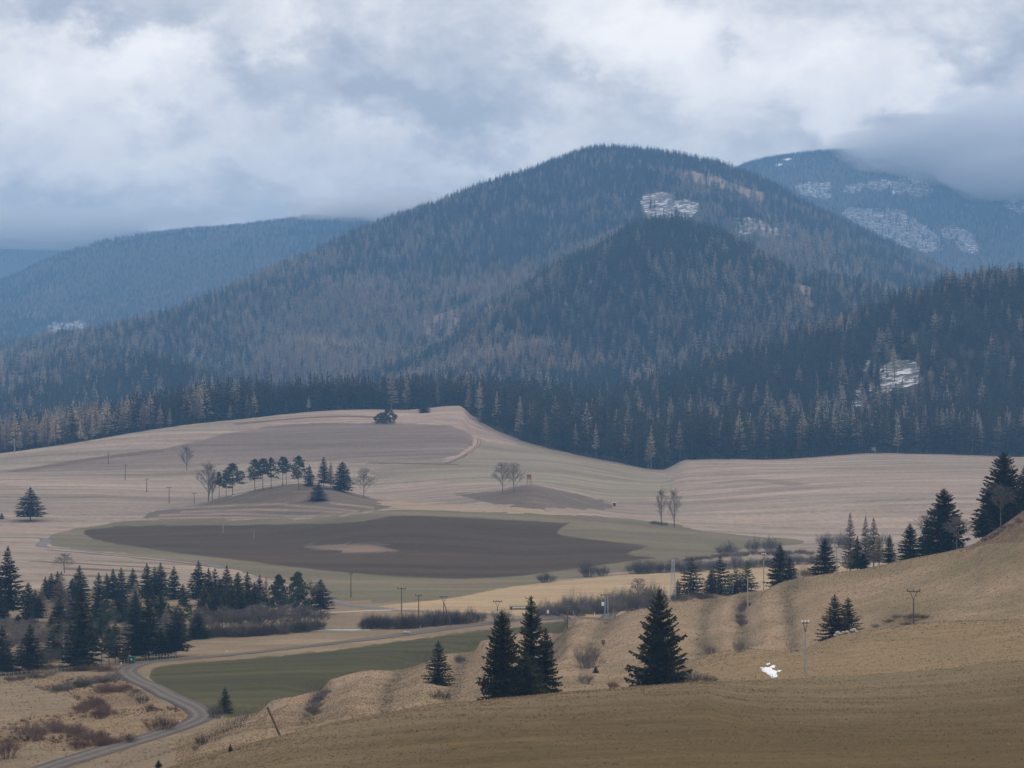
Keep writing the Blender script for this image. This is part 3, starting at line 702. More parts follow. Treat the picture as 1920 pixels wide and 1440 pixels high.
def conifer_crown(seed, whorls, per, nseg, m, start=.06, r0=.2, droop=.35, width=.32, lean=0., gaps=.0, sag=.10, twig=1., shape=.9, tipup=.18, name='crown'):
    """tiers of drooping boughs, each a spine with side sprays and hanging twigs"""
    rng = np.random.default_rng(seed); ts = TriSet()
    for i in range(whorls):
        t = (i + rng.uniform(-.3, .3)) / whorls; t = min(max(t, 0), .985)
        h = start + (1 - start) * t
        L0 = r0 * ((1 - t) ** shape * (1 - .25 * math.exp(-t * 9)) + .012)
        a0 = rng.uniform(0, 6.28)
        L0 *= rng.uniform(.86, 1.1)
        for k in range(per):
            if rng.random() < gaps: continue
            az = a0 + 6.2832 * k / per + rng.normal(0, .22)
            L = L0 * rng.uniform(.66, 1.14); h = start + (1 - start) * min(.985, max(0., t + rng.uniform(-.6, .6) / whorls))
            o = V(math.cos(az), math.sin(az), 0); sd = V(-math.sin(az), math.cos(az), 0)
            dr = droop * (1 - t * 1.25) + rng.normal(0, .07)
            sp_ = []
            for q in np.linspace(0, 1, nseg + 1):
                z = h + L * (-dr * q * (1.15 - .15 * q) + tipup * q ** 3 + .32 * t * q)
                sp_.append(o * L * q + V(lean * h, 0, z))
            for q in range(nseg):
                f = (q + .5) / nseg
                wd = L * width * (1.08 - .75 * f) * (0.45 + .9 * min(1, f * 2.2)) * rng.uniform(.75, 1.25) * twig
                A, B = sp_[q], sp_[q + 1]
                fw = o * L * .28 / max(1, nseg / 3)
                for sg in (-1, 1):
                    ts.tri(A, B, (A + B) * .5 + sd * sg * wd + fw * rng.uniform(.5, 1.2) - UP * wd * rng.uniform(.1, .5))
                if sag: ts.tri(A, B, A * .4 + B * .6 + sd * rng.normal(0, wd * .3) - UP * (sag * L * rng.uniform(.6, 1.4) + .01) * (1.1 - .5 * f))
            A, B = sp_[-2], sp_[-1]
            ts.tri(B + unit(B - A) * L * .13 + UP * .004, A + sd * L * width * .22, A - sd * L * width * .22)
    top = V(lean, 0, 1.)
    for k in range(4):
        az = k * 1.57 + rng.uniform(0, 1); o = V(math.cos(az), math.sin(az), 0)
        ts.tri(top, top - UP * .07 + o * .012, top - UP * .075 - np.cross(o, UP) * .012)
    return mesh(name, np.array(ts.v), np.array(ts.f), [m])
def clumps(ts, c, r, n, size, rng, flat=.6):
    for _ in range(n):
        d_ = unit(rng.normal(0, 1, 3)); p = c + d_ * r * rng.uniform(.35, 1.05) * V(1, 1, flat)
        a, b = unit(rng.normal(0, 1, 3) + d_ * .6 + UP * .3), unit(rng.normal(0, 1, 3))
        ts.tri(p + a * size * rng.uniform(.7, 1.4), p + b * size * .5, p - b * size * .5 - a * size * .25)
def pine_crown(seed, m, start=.38, r0=.19, limbs=30, per=46, size=.034, name='crown', top_heavy=.6):
    rng = np.random.default_rng(seed); ts = TriSet()
    for i in range(limbs):
        t = (i + .5) / limbs; h = start + (.95 - start) * t
        R_ = r0 * (math.sin(math.pi * min(1, (.22 + .78 * t))) ** top_heavy * (1.1 - .45 * t)) * rng.uniform(.3, 1.3)
        az = i * 2.4 + rng.normal(0, .4)
        c = V(math.cos(az) * R_ * .8, math.sin(az) * R_ * .8, h + rng.uniform(0, .03))
        ts.ribbon([V(0, 0, h - .03), c * V(.6, .6, 1), c], .006, .002, V(-math.sin(az), math.cos(az), .2) * .8)
        clumps(ts, c, .045 + R_ * .28, per, size, rng, .42)
    clumps(ts, V(0, 0, .95), .035, per, size, rng, 1.1)
    return mesh(name, np.array(ts.v), np.array(ts.f), [m])
def branch(ts, p, d, L, w, depth, rng, spread, up, kids):
    if depth == 0:
        dd = unit(d + rng.normal(0, .2, 3) + UP * up); s_ = unit(np.cross(dd, rng.normal(0, 1, 3))) * w * 1.3
        ts.tri(p - s_, p + s_, p + dd * L); return
    pts = [p]; q = p; dd = d
    for k in range(3):
        dd = unit(dd + rng.normal(0, .13, 3) + UP * up)
        q = q + dd * L / 3; pts.append(q)
    side = unit(np.cross(dd, rng.normal(0, 1, 3)))
    if w > .004: tube_into(ts, pts, list(np.linspace(w, w * .45, 4)), 3)
    else: ts.ribbon(pts, w, w * .35, side)
    if depth == 0: return
    for k in range(kids):
        f = rng.uniform(.3, 1.); j = min(2, int(f * 3)); b = pts[j] + (pts[j + 1] - pts[j]) * (f * 3 - j)
        nd = unit(dd + spread * unit(rng.normal(0, 1, 3) - dd * .2))
        branch(ts, b, nd, L * rng.uniform(.45, .68), max(w * .5, .0017), depth - 1, rng, spread, up, kids)
def bare_crown(seed, m, limbs=13, start=.26, spread=.8, up=.05, L=.34, kids=6, depth=3, w=.011, rise=.7, name='crown', r_start=0.):
    rng = np.random.default_rng(seed); ts = TriSet()
    for i in range(limbs):
        t = (i + rng.uniform(0, .8)) / limbs; az = i * 2.4 + rng.normal(0, .3)
        h = start + (.92 - start) * t
        d_ = unit(V(math.cos(az), math.sin(az), rise + .9 * t))
        branch(ts, V(r_start * math.cos(az), r_start * math.sin(az), h), d_, L * (1 - .62 * t) * rng.uniform(.8, 1.15), w * (1 - .6 * t), depth, rng, spread, up, kids)
    branch(ts, V(0, 0, .6), UP, .38, w * .6, depth, rng, spread * .8, up, kids)
    v = np.array(ts.v); v[:, 2] = np.where(v[:, 2] > .7, .7 + (v[:, 2] - .7) * .3 / max(.3, v[:, 2].max() - .7), v[:, 2])
    return mesh(name, v, np.array(ts.f), [m])
def bush_mesh(seed, m, stems=70, rad=.5, flare=.55, depth=2, kids=7, name='shrub', w=.007):
    """many stems from one stool"""
    rng = np.random.default_rng(seed); ts = TriSet()
    for i in range(stems):
        az = rng.uniform(0, 6.28); r_ = rad * math.sqrt(rng.random()) * .75
        p = V(math.cos(az) * r_, math.sin(az) * r_, -.03)
        d_ = unit(V(math.cos(az) * flare * r_ / rad * 1.9, math.sin(az) * flare * r_ / rad * 1.9, 1) + rng.normal(0, .12, 3))
        branch(ts, p, d_, rng.uniform(.4, .8) * (1 - .3 * r_ / rad), w, depth, rng, .75, .05, kids)
    v = np.array(ts.v); v[:, 2] /= max(1e-3, np.percentile(v[:, 2], 99.5))
    return mesh(name, v, np.array(ts.f), [m])

M_bark = pmat('spruce_bark', (.07, .055, .045), .9, .3, 3.)
M_pinebark = pmat('pine_bark', (.11, .075, .055), .9, .3, 3.)
M_greybark = pmat('grey_bark', (.13, .115, .105), .9, .3, 3.)
M_birchbark = pmat('birch_bark', (.48, .46, .44), .8, .25, 4.)
M_needle = leafmat('spruce_needles', (.016, .022, .007), (.034, .039, .011), (.048, .048, .013), rnd=.22)
M_needlenear = leafmat('spruce_needles_near', (.014, .018, .005), (.050, .048, .011), None, rnd=.15)
M_needlewarm = leafmat('spruce_needles_yellowing', (.050, .062, .026), (.095, .10, .04), None, rnd=.1)
M_pine = leafmat('pine_needles', (.032, .048, .026), (.052, .068, .034), None, rnd=.2)
M_larch = leafmat('larch_twigs', (.20, .155, .115), (.25, .20, .15), (.24, .205, .12), rnd=.25)
M_twig = leafmat('grey_twigs', (.135, .118, .108), (.18, .158, .142), None, rnd=.2)
M_darktwig = leafmat('dark_twigs', (.075, .066, .058), (.10, .088, .076), None, rnd=.2)
M_redtwig = leafmat('red_willow_twigs', (.115, .062, .045), (.15, .088, .062), (.12, .09, .07), rnd=.25)
M_juniper = leafmat('juniper', (.022, .035, .02), (.04, .055, .03), None)

NEAR = [conifer_crown(11, 38, 11, 6, M_needlenear, start=.015, r0=.30, droop=.42, width=.30, sag=.2, gaps=.04, tipup=.3, shape=.82),
        conifer_crown(12, 36, 12, 6, M_needlenear, start=.01, r0=.27, droop=.5, width=.34, sag=.22, shape=.72, tipup=.22),
        conifer_crown(13, 32, 11, 6, M_needlenear, start=.02, r0=.24, droop=.4, width=.36, sag=.2, shape=.82),
        conifer_crown(14, 26, 10, 5, M_needlenear, start=.02, r0=.32, droop=.42, width=.34, sag=.14, shape=.95)]
MID = [conifer_crown(21, 27, 10, 3, M_needle, start=.12, r0=.17, droop=.5, width=.5, sag=.24),
       conifer_crown(22, 26, 10, 3, M_needle, start=.16, r0=.17, droop=.45, width=.5, sag=.24, gaps=.06),
       conifer_crown(23, 26, 11, 3, M_needle, start=.09, r0=.20, droop=.5, width=.46, sag=.22, shape=.75),
       conifer_crown(24, 25, 10, 3, M_needle, start=.05, r0=.19, droop=.4, width=.48, sag=.22, shape=.95),
       conifer_crown(25, 24, 9, 3, M_needle, start=.2, r0=.15, droop=.5, width=.52, sag=.25, gaps=.1, shape=.7)]
OPEN = [conifer_crown(31, 23, 10, 4, M_needle, start=.05, r0=.31, droop=.35, width=.3, sag=.16, gaps=.12, shape=.95, tipup=.1)]
YELL = [conifer_crown(32, 22, 10, 4, M_needlewarm, start=.06, r0=.33, droop=.3, width=.3, sag=.15, gaps=.15, shape=.95, tipup=.1)]
PINE = [pine_crown(41, M_pine, start=.34, r0=.2), pine_crown(42, M_pine, start=.34, r0=.2, top_heavy=.9), pine_crown(43, M_pine, start=.46, r0=.19, limbs=24)]
PINEW = [pine_crown(44, M_pine, start=.12, r0=.30, limbs=60, per=60, size=.042, top_heavy=.5), pine_crown(45, M_pine, start=.06, r0=.75, limbs=40, per=70, size=.07, top_heavy=.4)]
LARCH = [conifer_crown(51, 34, 9, 3, M_larch, start=.14, r0=.17, droop=.14, width=.24, sag=.1, twig=.8, gaps=.05, tipup=.1),
         conifer_crown(52, 32, 9, 3, M_larch, start=.2, r0=.16, droop=.15, width=.24, sag=.1, gaps=.1)]
GLARCH = [conifer_crown(53, 36, 9, 4, M_twig, start=.2, r0=.17, droop=.12, width=.2, sag=.1, twig=.8, gaps=.1, tipup=.1)]
BARE = [bare_crown(61, M_twig, start=.30), bare_crown(62, M_twig, start=.36, spread=.65, L=.32), bare_crown(63, M_twig, start=.2, limbs=11, L=.4, rise=1.2, spread=.6)]
UPRIGHT = [bare_crown(66, M_twig, start=.06, limbs=20, L=.40, rise=1.7, spread=.55, kids=5, w=.008), bare_crown(67, M_twig, start=.16, limbs=20, L=.38, rise=.9, spread=.7, kids=5, w=.008)]
ROUND = [bare_crown(64, M_darktwig, start=.2, limbs=16, L=.42, rise=.45, kids=6, spread=.8)]
BIRCH = [bare_crown(65, M_twig, start=.4, limbs=12, L=.2, rise=1.1, spread=.5, w=.006)]
BUSH = [bush_mesh(71, M_darktwig), bush_mesh(72, M_darktwig, 70, .6, .6), bush_mesh(73, M_twig, 64, .5, .5)]
RBUSH = [bush_mesh(74, M_redtwig, 90, .6, .5), bush_mesh(75, M_redtwig, 80, .7, .6)]
TR = {'spruce': trunk_mesh('trunk', M_bark, .97, .011), 'near': trunk_mesh('trunk', M_bark, .96, .016), 'pine': trunk_mesh('trunk', M_pinebark, .93, .013, .03),
      'bare': trunk_mesh('trunk', M_greybark, .72, .015, .02), 'birch': trunk_mesh('trunk', M_birchbark, .9, .009, .015), 'round': trunk_mesh('trunk', M_greybark, .6, .03, .03)}
def mwidth(me):
    c = np.zeros(len(me.vertices) * 3); me.vertices.foreach_get('co', c); c = c.reshape(-1, 3)
    return np.percentile(np.hypot(c[:, 0], c[:, 1]), 95) * 2
WID = {}
RNG = random.Random(5)
def tree(name, crown, trunk, px, base, top, wpx, label, group=None, Y=None, ymin=0, ymax=1e9, cat='tree'):
    """base: photo row of the foot (None: the foot is hidden, Y given), top: row of the tip, wpx: crown width in photo pixels"""
    if Y is None: Y = vis(px, base, ymin, ymax)
    p = at(px, Y)
    h = (YH - top) / F * Y + CZ - p.z
    if crown not in WID: WID[crown] = mwidth(crown)
    wdt = wpx / F * Y / WID[crown]
    o = empty(name, p, label, cat, group, RNG.uniform(0, 6.28), 0, (wdt, wdt, h))
    tk = obj('trunk', trunk, o)
    tk.scale = (max(.4, .8 * h / wdt), max(.4, .8 * h / wdt), 1)
    obj('crown', crown, o)
    return o
def shrub(me, px, base, top, wpx, label, group=None, Y=None, name='shrub', ymin=0, ymax=1e9):
    if Y is None: Y = vis(px, base, ymin, ymax)
    p = at(px, Y)
    h = max(.3, (YH - top) / F * Y + CZ - p.z)
    if me not in WID: WID[me] = mwidth(me)
    wd = wpx / F * Y / WID[me]
    o = obj(name, me, None, p)
    o.scale = (wd, wd, h); o.rotation_euler = (0, 0, RNG.uniform(0, 6.28))
    return tag(o, label, 'shrub', group)
# ------------------------------------------------------------------ trees one can point to
S, N_, O_, P_, W_, L_, G_, B_, Rd, Bi, Y_ = 'spruce_tree', NEAR, OPEN, PINE, PINEW, LARCH, GLARCH, BARE, ROUND, BIRCH, YELL
def T(kind, crown, px, base, top, wpx, label, Y=None, group=None, ymin=0, ymax=1e9):
    if kind == 'p' and ymin == 1150: wpx *= 1.3
    if kind == 'b' and ymin == 1150: wpx *= 1.15
    nm = {'s': 'spruce_tree', 'n': 'spruce_tree', 'o': 'spruce_tree', 'p': 'pine_tree', 'l': 'larch_tree', 'b': 'bare_tree', 'r': 'bare_tree', 'w': 'birch_tree'}[kind]
    tk = {'s': 'spruce', 'n': 'near', 'o': 'spruce', 'p': 'pine', 'l': 'bare', 'b': 'bare', 'r': 'round', 'w': 'birch'}[kind]
    return tree(nm, crown, TR[tk], px, base, top, wpx, label, group, Y, ymin, ymax)
yc = lambda px, d: float(y2(px)) + d            # just behind the crest of the hay meadow
# near slope
T('n', NEAR[0], 1237, None, 1102, 88, 'largest spruce, standing alone on the meadow edge with wide drooping boughs', Y=yc(1237, 7))
T('n', NEAR[1], 941, None, 1143, 72, 'big dark spruce with a blunt top, leftmost of the clump at the meadow edge', Y=yc(941, 9))
T('n', NEAR[2], 996, None, 1115, 66, 'tallest pointed spruce of the clump at the meadow edge', Y=yc(996, 14))
T('n', NEAR[2], 1023, None, 1176, 50, 'slim spruce on the right end of the clump at the meadow edge', Y=yc(1023, 9))
T('n', NEAR[3], 984, None, 1216, 74, 'low bushy spruce in front of the clump at the meadow edge', Y=yc(984, 5))
T('n', NEAR[3], 822, 1283, 1199, 48, 'small full spruce alone on the slope left of the dark clump', ymax=520)
T('n', NEAR[3], 1565, None, 1113, 58, 'taller of two joined spruces behind the pile of pale stones', Y=yc(1565, 75))
T('n', NEAR[3], 1590, None, 1118, 50, 'right one of two joined spruces behind the pile of pale stones', Y=yc(1590, 78))
T('n', NEAR[3], 422, 1336, 1287, 27, 'little spruce beside the road bend and the green field', ymax=560)
T('s', MID[3], 432, 1409, 1394, 9, 'tiny spruce sapling below the road on the rough slope', ymax=470)
T('s', MID[3], 297, 1440, 1424, 13, 'tiny spruce sapling at the bottom edge of the meadow', ymax=450)
T('s', MID[3], 1117, 1262, 1248, 11, 'tiny dark spruce sapling on the slope between clump and large spruce', ymax=500)
# trees on the skyline of the pasture slope
sk = lambda px, d=6: float(sY(px)) + d
T('o', O_[0], 1297, None, 1043, 62, 'open branched spruce right of the lattice pylon', Y=sk(1297, 22))
T('s', MID[0], 1271, None, 1085, 22, 'small spruce behind the foot of the lattice pylon', Y=sk(1271, 30))
T('o', O_[0], 1350, None, 1040, 56, 'thin grey green spruce between the open spruce and the yellowish one', Y=sk(1350, 24))
T('s', MID[2], 1334, None, 1068, 30, 'low dark spruce in front of the thin grey green spruce', Y=sk(1334, 14))
T('o', Y_[0], 1380, None, 1062, 48, 'yellow green sparse conifer beside the concrete pole', Y=sk(1380, 18))
T('o', Y_[0], 1400, None, 1049, 40, 'olive green spruce directly behind the concrete pole', Y=sk(1400, 26))
T('n', NEAR[2], 1463, None, 1021, 46, 'dark pointed spruce right of the tall pale pole on the slope skyline', Y=sk(1463, 12))
T('s', MID[3], 1481, None, 1042, 28, 'smaller spruce leaning against the dark pointed one on the skyline', Y=sk(1481, 8))
T('n', NEAR[2], 1547, None, 1009, 48, 'broad spruce on the skyline left of the thin pole', Y=sk(1547, 8))
T('s', MID[0], 1608, None, 1004, 30, 'narrow dark spruce in front of the bare larches on the skyline', Y=sk(1608, 10))
T('s', MID[3], 1618, None, 1032, 24, 'small dark spruce at the foot of the bare larches', Y=sk(1618, 5))
T('l', GLARCH[0], 1594, None, 960, 34, 'tall bare larch left of the larch pair on the skyline', Y=sk(1594, 60))
T('l', GLARCH[0], 1623, None, 966, 28, 'left larch of the bare pair on the skyline', Y=sk(1623, 40))
T('l', GLARCH[0], 1638, None, 969, 32, 'right larch of the bare pair on the skyline', Y=sk(1638, 20))
T('l', L_[0], 1648, None, 1000, 26, 'short bare larch between the larch pair and the small spruce', Y=sk(1648, 10))
T('b', B_[0], 1588, None, 1037, 20, 'small grey bare tree below the tall bare larch', Y=sk(1588, 5))
T('s', MID[3], 1668, None, 1002, 26, 'small neat spruce right of the bare larches', Y=sk(1668, 5))
T('n', NEAR[2], 1706, None, 981, 42, 'pointed spruce left of the tall grey spruce on the skyline', Y=sk(1706, 5))
T('n', NEAR[1], 1770, None, 915, 76, 'tall grey green spruce in the middle of the skyline group', Y=sk(1770, 18))
T('b', B_[2], 1738, None, 956, 54, 'pale bare crowned tree behind the left side of the tall grey spruce', Y=sk(1738, 26))
T('s', MID[3], 1738, None, 972, 34, 'dark slender spruce standing before the pale bare crown', Y=sk(1738, 8))
T('b', B_[0], 1793, None, 962, 52, 'dusky bare tree overlapping the right side of the tall grey spruce', Y=sk(1793, 4))
T('n', NEAR[1], 1882, None, 846, 88, 'tall double spruce on the hillock at the right edge', Y=sk(1882, 42))
T('n', NEAR[2], 1862, None, 905, 64, 'dark spruce leaning out left of the tall double spruce', Y=sk(1862, 30))
T('s', MID[2], 1845, None, 955, 36, 'low spruce at the left foot of the hillock trees', Y=sk(1845, 20))
T('n', NEAR[2], 1921, None, 873, 46, 'spruce cut off by the right edge of the view', Y=sk(1921, 40))
T('b', B_[0], 1876, None, 900, 60, 'bare brown tree in front of the tall double spruce', Y=sk(1876, 12))
T('b', UPRIGHT[1], 1197, 1142, 1082, 46, 'bare tree with open crown above the roadside thicket', ymin=700)
# the terraced mound
mo = dict(ymin=1150, ymax=1475)
T('b', UPRIGHT[0], 350, 882, 831, 28, 'bare multi stemmed tree alone at the edge of the fallow strip', ymin=1400, ymax=1700)
T('b', UPRIGHT[0], 391, 940, 861, 40, 'pale bare tree at the left end of the mound', **mo)
T('b', UPRIGHT[0], 398, 938, 880, 16, 'thin bare tree between the pale bare tree and the pines', **mo)
T('p', P_[2], 411, 935, 884, 12, 'very thin pine left of the broad dark pine on the mound', **mo)
T('p', P_[0], 424, 931, 885, 24, 'short pine hugging the left side of the broad dark pine', **mo)
T('p', P_[1], 436, 928, 868, 40, 'broad dark pine at the left end of the mound', **mo)
T('p', P_[0], 478, 920, 860, 28, 'first pine of the row of three on the mound crest', **mo)
T('p', P_[2], 493, 919, 858, 26, 'middle pine of the row of three on the mound crest', **mo)
T('p', P_[0], 508, 916, 857, 22, 'slimmest pine, right one of the row of three on the mound', **mo)
T('p', P_[2], 530, 911, 855, 22, 'thin greyish pine with two bare stems on the mound', **mo)
T('p', P_[2], 537, 910, 860, 16, 'twin stem beside the thin greyish pine on the mound', **mo)
T('p', P_[0], 560, 919, 854, 30, 'tall pine on the top of the mound', **mo)
T('s', MID[3], 580, 911, 870, 20, 'small dark spruce right of the tall pine on the mound', **mo)
T('s', MID[3], 597, 938, 904, 32, 'short spruce standing lowest on the front of the mound', **mo)
T('s', MID[4], 607, 916, 856, 24, 'narrow tall spruce behind the short front one on the mound', **mo)
T('l', L_[1], 620, 918, 862, 13, 'slim brown larch between two spruces on the mound', **mo)
T('s', MID[2], 642, 921, 865, 38, 'full dark cone shaped spruce near the right end of the mound', **mo)
T('b', UPRIGHT[1], 682, 934, 875, 36, 'bare round tree at the right end of the mound', **mo)
T('b', UPRIGHT[1], 942, 925, 864, 40, 'left one of two bare trees beside the hunting stand', **mo)
T('b', UPRIGHT[1], 963, 923, 865, 36, 'right one of two bare trees beside the hunting stand', **mo)
T('b', UPRIGHT[0], 1240, 982, 910, 24, 'left one of two slim bare trees in the wide field', ymin=1100, ymax=1500)
T('b', UPRIGHT[0], 1264, 989, 910, 28, 'right one of two slim bare trees in the wide field', ymin=1100, ymax=1500)
T('s', MID[1], 57, 977, 913, 52, 'lone dark spruce at the left edge of the far fields', ymin=1100, ymax=1600)
T('s', MID[3], 3, 973, 961, 9, 'tiny spruce sapling left of the lone dark spruce', ymin=1100, ymax=1600)
T('r', UPRIGHT[1], 121, 1075, 1036, 42, 'round crowned bare tree on the striped meadow', ymin=800, ymax=1200)
T('p', W_[1], 714, 794, 774, 24, 'left one of two low pines on the bleached hilltop', ymin=1500, ymax=1950)
T('p', W_[1], 728, 794, 766, 28, 'right one of two low pines on the bleached hilltop', ymin=1500, ymax=1950)
T('s', MID[2], 795, 774, 752, 22, 'small dark tree alone high on the bleached hilltop', ymin=1500, ymax=1960)
# the grove in the valley: back row, middle, front row
gv = dict(ymin=520, ymax=1060)
BACK = [(15, 1162, 1023, 46, 1, 'tallest dark spruce of the grove, at the left edge of the view'), (-8, 1165, 1060, 34, 0, 'spruce cut by the left edge behind the tallest grove spruce'), (53, 1160, 1092, 26, 2, 'short spruce right of the tallest grove spruce'),
        (66, 1158, 1104, 20, 4, 'small thin spruce with bare stem near the grove left end'), (96, 1130, 1074, 24, 1, 'pointed spruce left of the pale larch in the grove'),
        (108, 1128, 1070, 22, 0, 'narrow spruce hidden half behind the tall pale larch'), (136, 1132, 1084, 24, 2, 'rounded spruce between the pale larch and the tall back row spruce'),
        (149, 1135, 1059, 30, 1, 'tall spruce of the back row right of the pale larch'), (185, 1126, 1072, 22, 3, 'first pointed spruce of the even back row'),
        (200, 1127, 1074, 20, 0, 'second pointed spruce of the even back row'), (212, 1130, 1065, 22, 1, 'third spruce of the even back row, a little taller'), (227, 1128, 1063, 26, 3, 'fourth spruce of the even back row, full and dark'),
        (249, 1118, 1064, 20, 1, 'fifth spruce of the even back row, behind the tan tipped larch'), (275, 1128, 1055, 28, 0, 'broad spruce at the start of the back row trio'), (290, 1124, 1061, 18, 4, 'slim middle spruce of the back row trio'),
        (301, 1127, 1054, 28, 1, 'tall right spruce of the back row trio'), (326, 1124, 1060, 24, 3, 'single neat spruce with a clear stem in the back row'), (343, 1122, 1094, 16, 3, 'dwarf spruce right of the single neat spruce'),
        (372, 1134, 1050, 34, 1, 'tallest spruce of the right half of the grove'), (391, 1150, 1064, 26, 0, 'spruce directly right of the tallest right half spruce'), (403, 1150, 1065, 24, 4, 'slender spruce in the middle of the right half'),
        (425, 1148, 1059, 30, 1, 'tall spruce before the field corner in the right half'), (446, 1150, 1072, 26, 2, 'dusky spruce in the densest part of the right half'), (464, 1148, 1071, 28, 0, 'spruce with rounded top right of the densest part'),
        (487, 1148, 1077, 26, 3, 'pointed spruce left of the two bulky pines'), (601, 1154, 1086, 38, 4, 'last spruce at the right end of the grove, spindly top and wide skirt'), (85, 1124, 1080, 18, 3, 'little spruce poking up behind the grove scrub')]
for px, b_, t_, w_, k_, lb in BACK: T('s', MID[k_], px, b_, t_, w_ * 1.28, lb, **gv)
T('p', W_[0], 523, 1150, 1078, 42, 'left one of the two bulky pines in the grove', **gv)
T('p', W_[0], 558, 1154, 1073, 48, 'right one of the two bulky pines in the grove', **gv)
T('l', L_[0], 115, 1168, 1070, 42, 'tall pale brown larch standing out of the grove', **gv)
T('l', L_[0], 253, 1150, 1090, 26, 'tan tipped larch before the even back row', **gv)
T('l', L_[1], 78, 1158, 1098, 26, 'dull larch behind the scrub in the left grove', **gv)
T('l', L_[1], 499, 1146, 1078, 16, 'slim bare larch between spruce and left bulky pine', **gv)
T('w', Bi[0], 583, 1154, 1080, 22, 'birch with white stem beside the last grove spruce', **gv)
T('w', Bi[0], 592, 1155, 1088, 16, 'second birch squeezed against the last grove spruce', **gv)
T('b', B_[0], 608, 1181, 1140, 38, 'leaning bare tree at the grove right tip', **gv)
MIDR = [(228, 1166, 1118, 20, 3, 'small dark spruce in the middle of the grove'), (254, 1178, 1108, 32, 0, 'grey green spruce below the tan tipped larch'), (288, 1185, 1112, 30, 1, 'dark spruce in the crowded middle of the grove'),
        (152, 1212, 1100, 46, 2, 'massive dark spruce in the centre left of the grove'), (370, 1198, 1148, 34, 2, 'squat dark spruce left of the grey thicket'), (303, 1178, 1106, 26, 4, 'narrow spruce behind the two brown larches'), (184, 1180, 1110, 26, 0, 'thin topped olive spruce behind the road shed row')]
for px, b_, t_, w_, k_, lb in MIDR: T('s', MID[k_], px, b_, t_, w_ * 1.28, lb, **gv)
T('p', P_[1], 345, 1190, 1116, 48, 'spreading pine with bare stem right of the grove middle', **gv)
T('p', P_[1], 200, 1186, 1124, 40, 'flat topped pine in the open middle of the grove', **gv)
T('l', L_[0], 288, 1195, 1136, 22, 'left one of two small brown larches in the grove', **gv)
T('l', L_[0], 312, 1196, 1134, 24, 'right one of two small brown larches in the grove', **gv)
FRONT = [(4, 1266, 1172, 40, 0, 'spruce with bare stem at the left edge, front row'), (56, 1262, 1170, 42, 1, 'full spruce with bare stem alone in the front row'), (152, 1254, 1128, 56, 2, 'widest dark spruce of the front row'),
         (113, 1232, 1152, 46, 0, 'hazy dark spruce behind the white stemmed birch'), (216, 1246, 1168, 30, 4, 'narrow spruce left of the green shed'), (234, 1243, 1215, 18, 3, 'very small spruce touching the green shed'),
         (253, 1238, 1122, 42, 0, 'tall spruce right behind the green shed'), (278, 1236, 1112, 42, 1, 'tall dark spruce second right of the green shed'), (300, 1233, 1176, 26, 0, 'short spruce in the fenced row of bare stems'),
         (330, 1232, 1142, 40, 1, 'last spruce of the fenced roadside row'), (316, 1234, 1186, 22, 4, 'small spruce before the last roadside spruce')]
for px, b_, t_, w_, k_, lb in FRONT: T('s', MID[k_], px, b_, t_, w_ * 1.28, lb, **gv)
T('p', P_[1], 190, 1252, 1166, 42, 'dark shaggy pine left of the green shed', **gv)
T('p', P_[0], 205, 1250, 1178, 32, 'greyish pine between the shaggy pine and the narrow spruce', **gv)
T('w', Bi[0], 120, 1251, 1158, 30, 'birch with bright white stem in the front row', **gv)
rr = random.Random(9)
for i in range(18):
    px = -8 + i * 20.6 + rr.uniform(-6, 6); b_ = 1178 + rr.uniform(-16, 30) - max(0, px - 250) * .08; hpx = rr.uniform(38, 60)
    T('s', MID[i % 5], px, b_, b_ - hpx, rr.uniform(24, 36), 'dark spruce crowded in the interior of the grove' + (', left third', ', middle third', ', right third')[i // 6], group='spruces inside the grove', **gv)
for i in range(14):
    px = 378 + i * 8.5 + rr.uniform(-4, 4); b_ = 1163 + rr.uniform(-6, 6); hpx = rr.uniform(50, 78)
    T('s', MID[i % 5], px, b_, b_ - hpx, rr.uniform(24, 34), 'dark spruce massed behind the grey thicket of the grove' + (', left half', ', right half')[i // 7], group='spruces behind the grey thicket', **gv)
for i in range(40):
    px = 372 + i * 5.7 + rr.uniform(-4, 4)
    T('w' if i % 6 == 1 else 'b', Bi[0] if i % 6 == 1 else B_[i % 3], px, 1196 - (px - 378) * .075 + rr.uniform(-8, 2), 1138 + rr.uniform(-8, 14) - (px - 378) * .02, rr.uniform(28, 44),
      ('white stemmed young birch in the grey thicket below the grove' if i % 6 == 1 else 'bare grey young tree in the thicket below the grove') + (', left third', ', middle third', ', right third')[min(2, int(3 * i / 40))], group='birches in the grey thicket' if i % 6 == 1 else 'bare trees in the grey thicket', **gv)
for i in range(22):
    px = -6 + i * 7.2 + rr.uniform(-4, 4)
    T('b', B_[i % 3], px, 1224 + rr.uniform(-24, 16), 1168 + rr.uniform(-16, 16), rr.uniform(32, 46), ('bare grey brown tree among the spruces of the left grove') + (', left third', ', middle third', ', right third')[min(2, int(3 * i / 22))], group='bare trees of the left grove', **gv)
for i in range(10):
    px = 168 + i * 17 + rr.uniform(-5, 5)
    T('b', B_[i % 3], px, 1190 + rr.uniform(-20, 14), 1150 + rr.uniform(-8, 12), rr.uniform(22, 34), ('bare grey tree in the open middle of the grove') + (', left third', ', middle third', ', right third')[min(2, int(3 * i / 10))], group='bare trees in the grove middle', **gv)

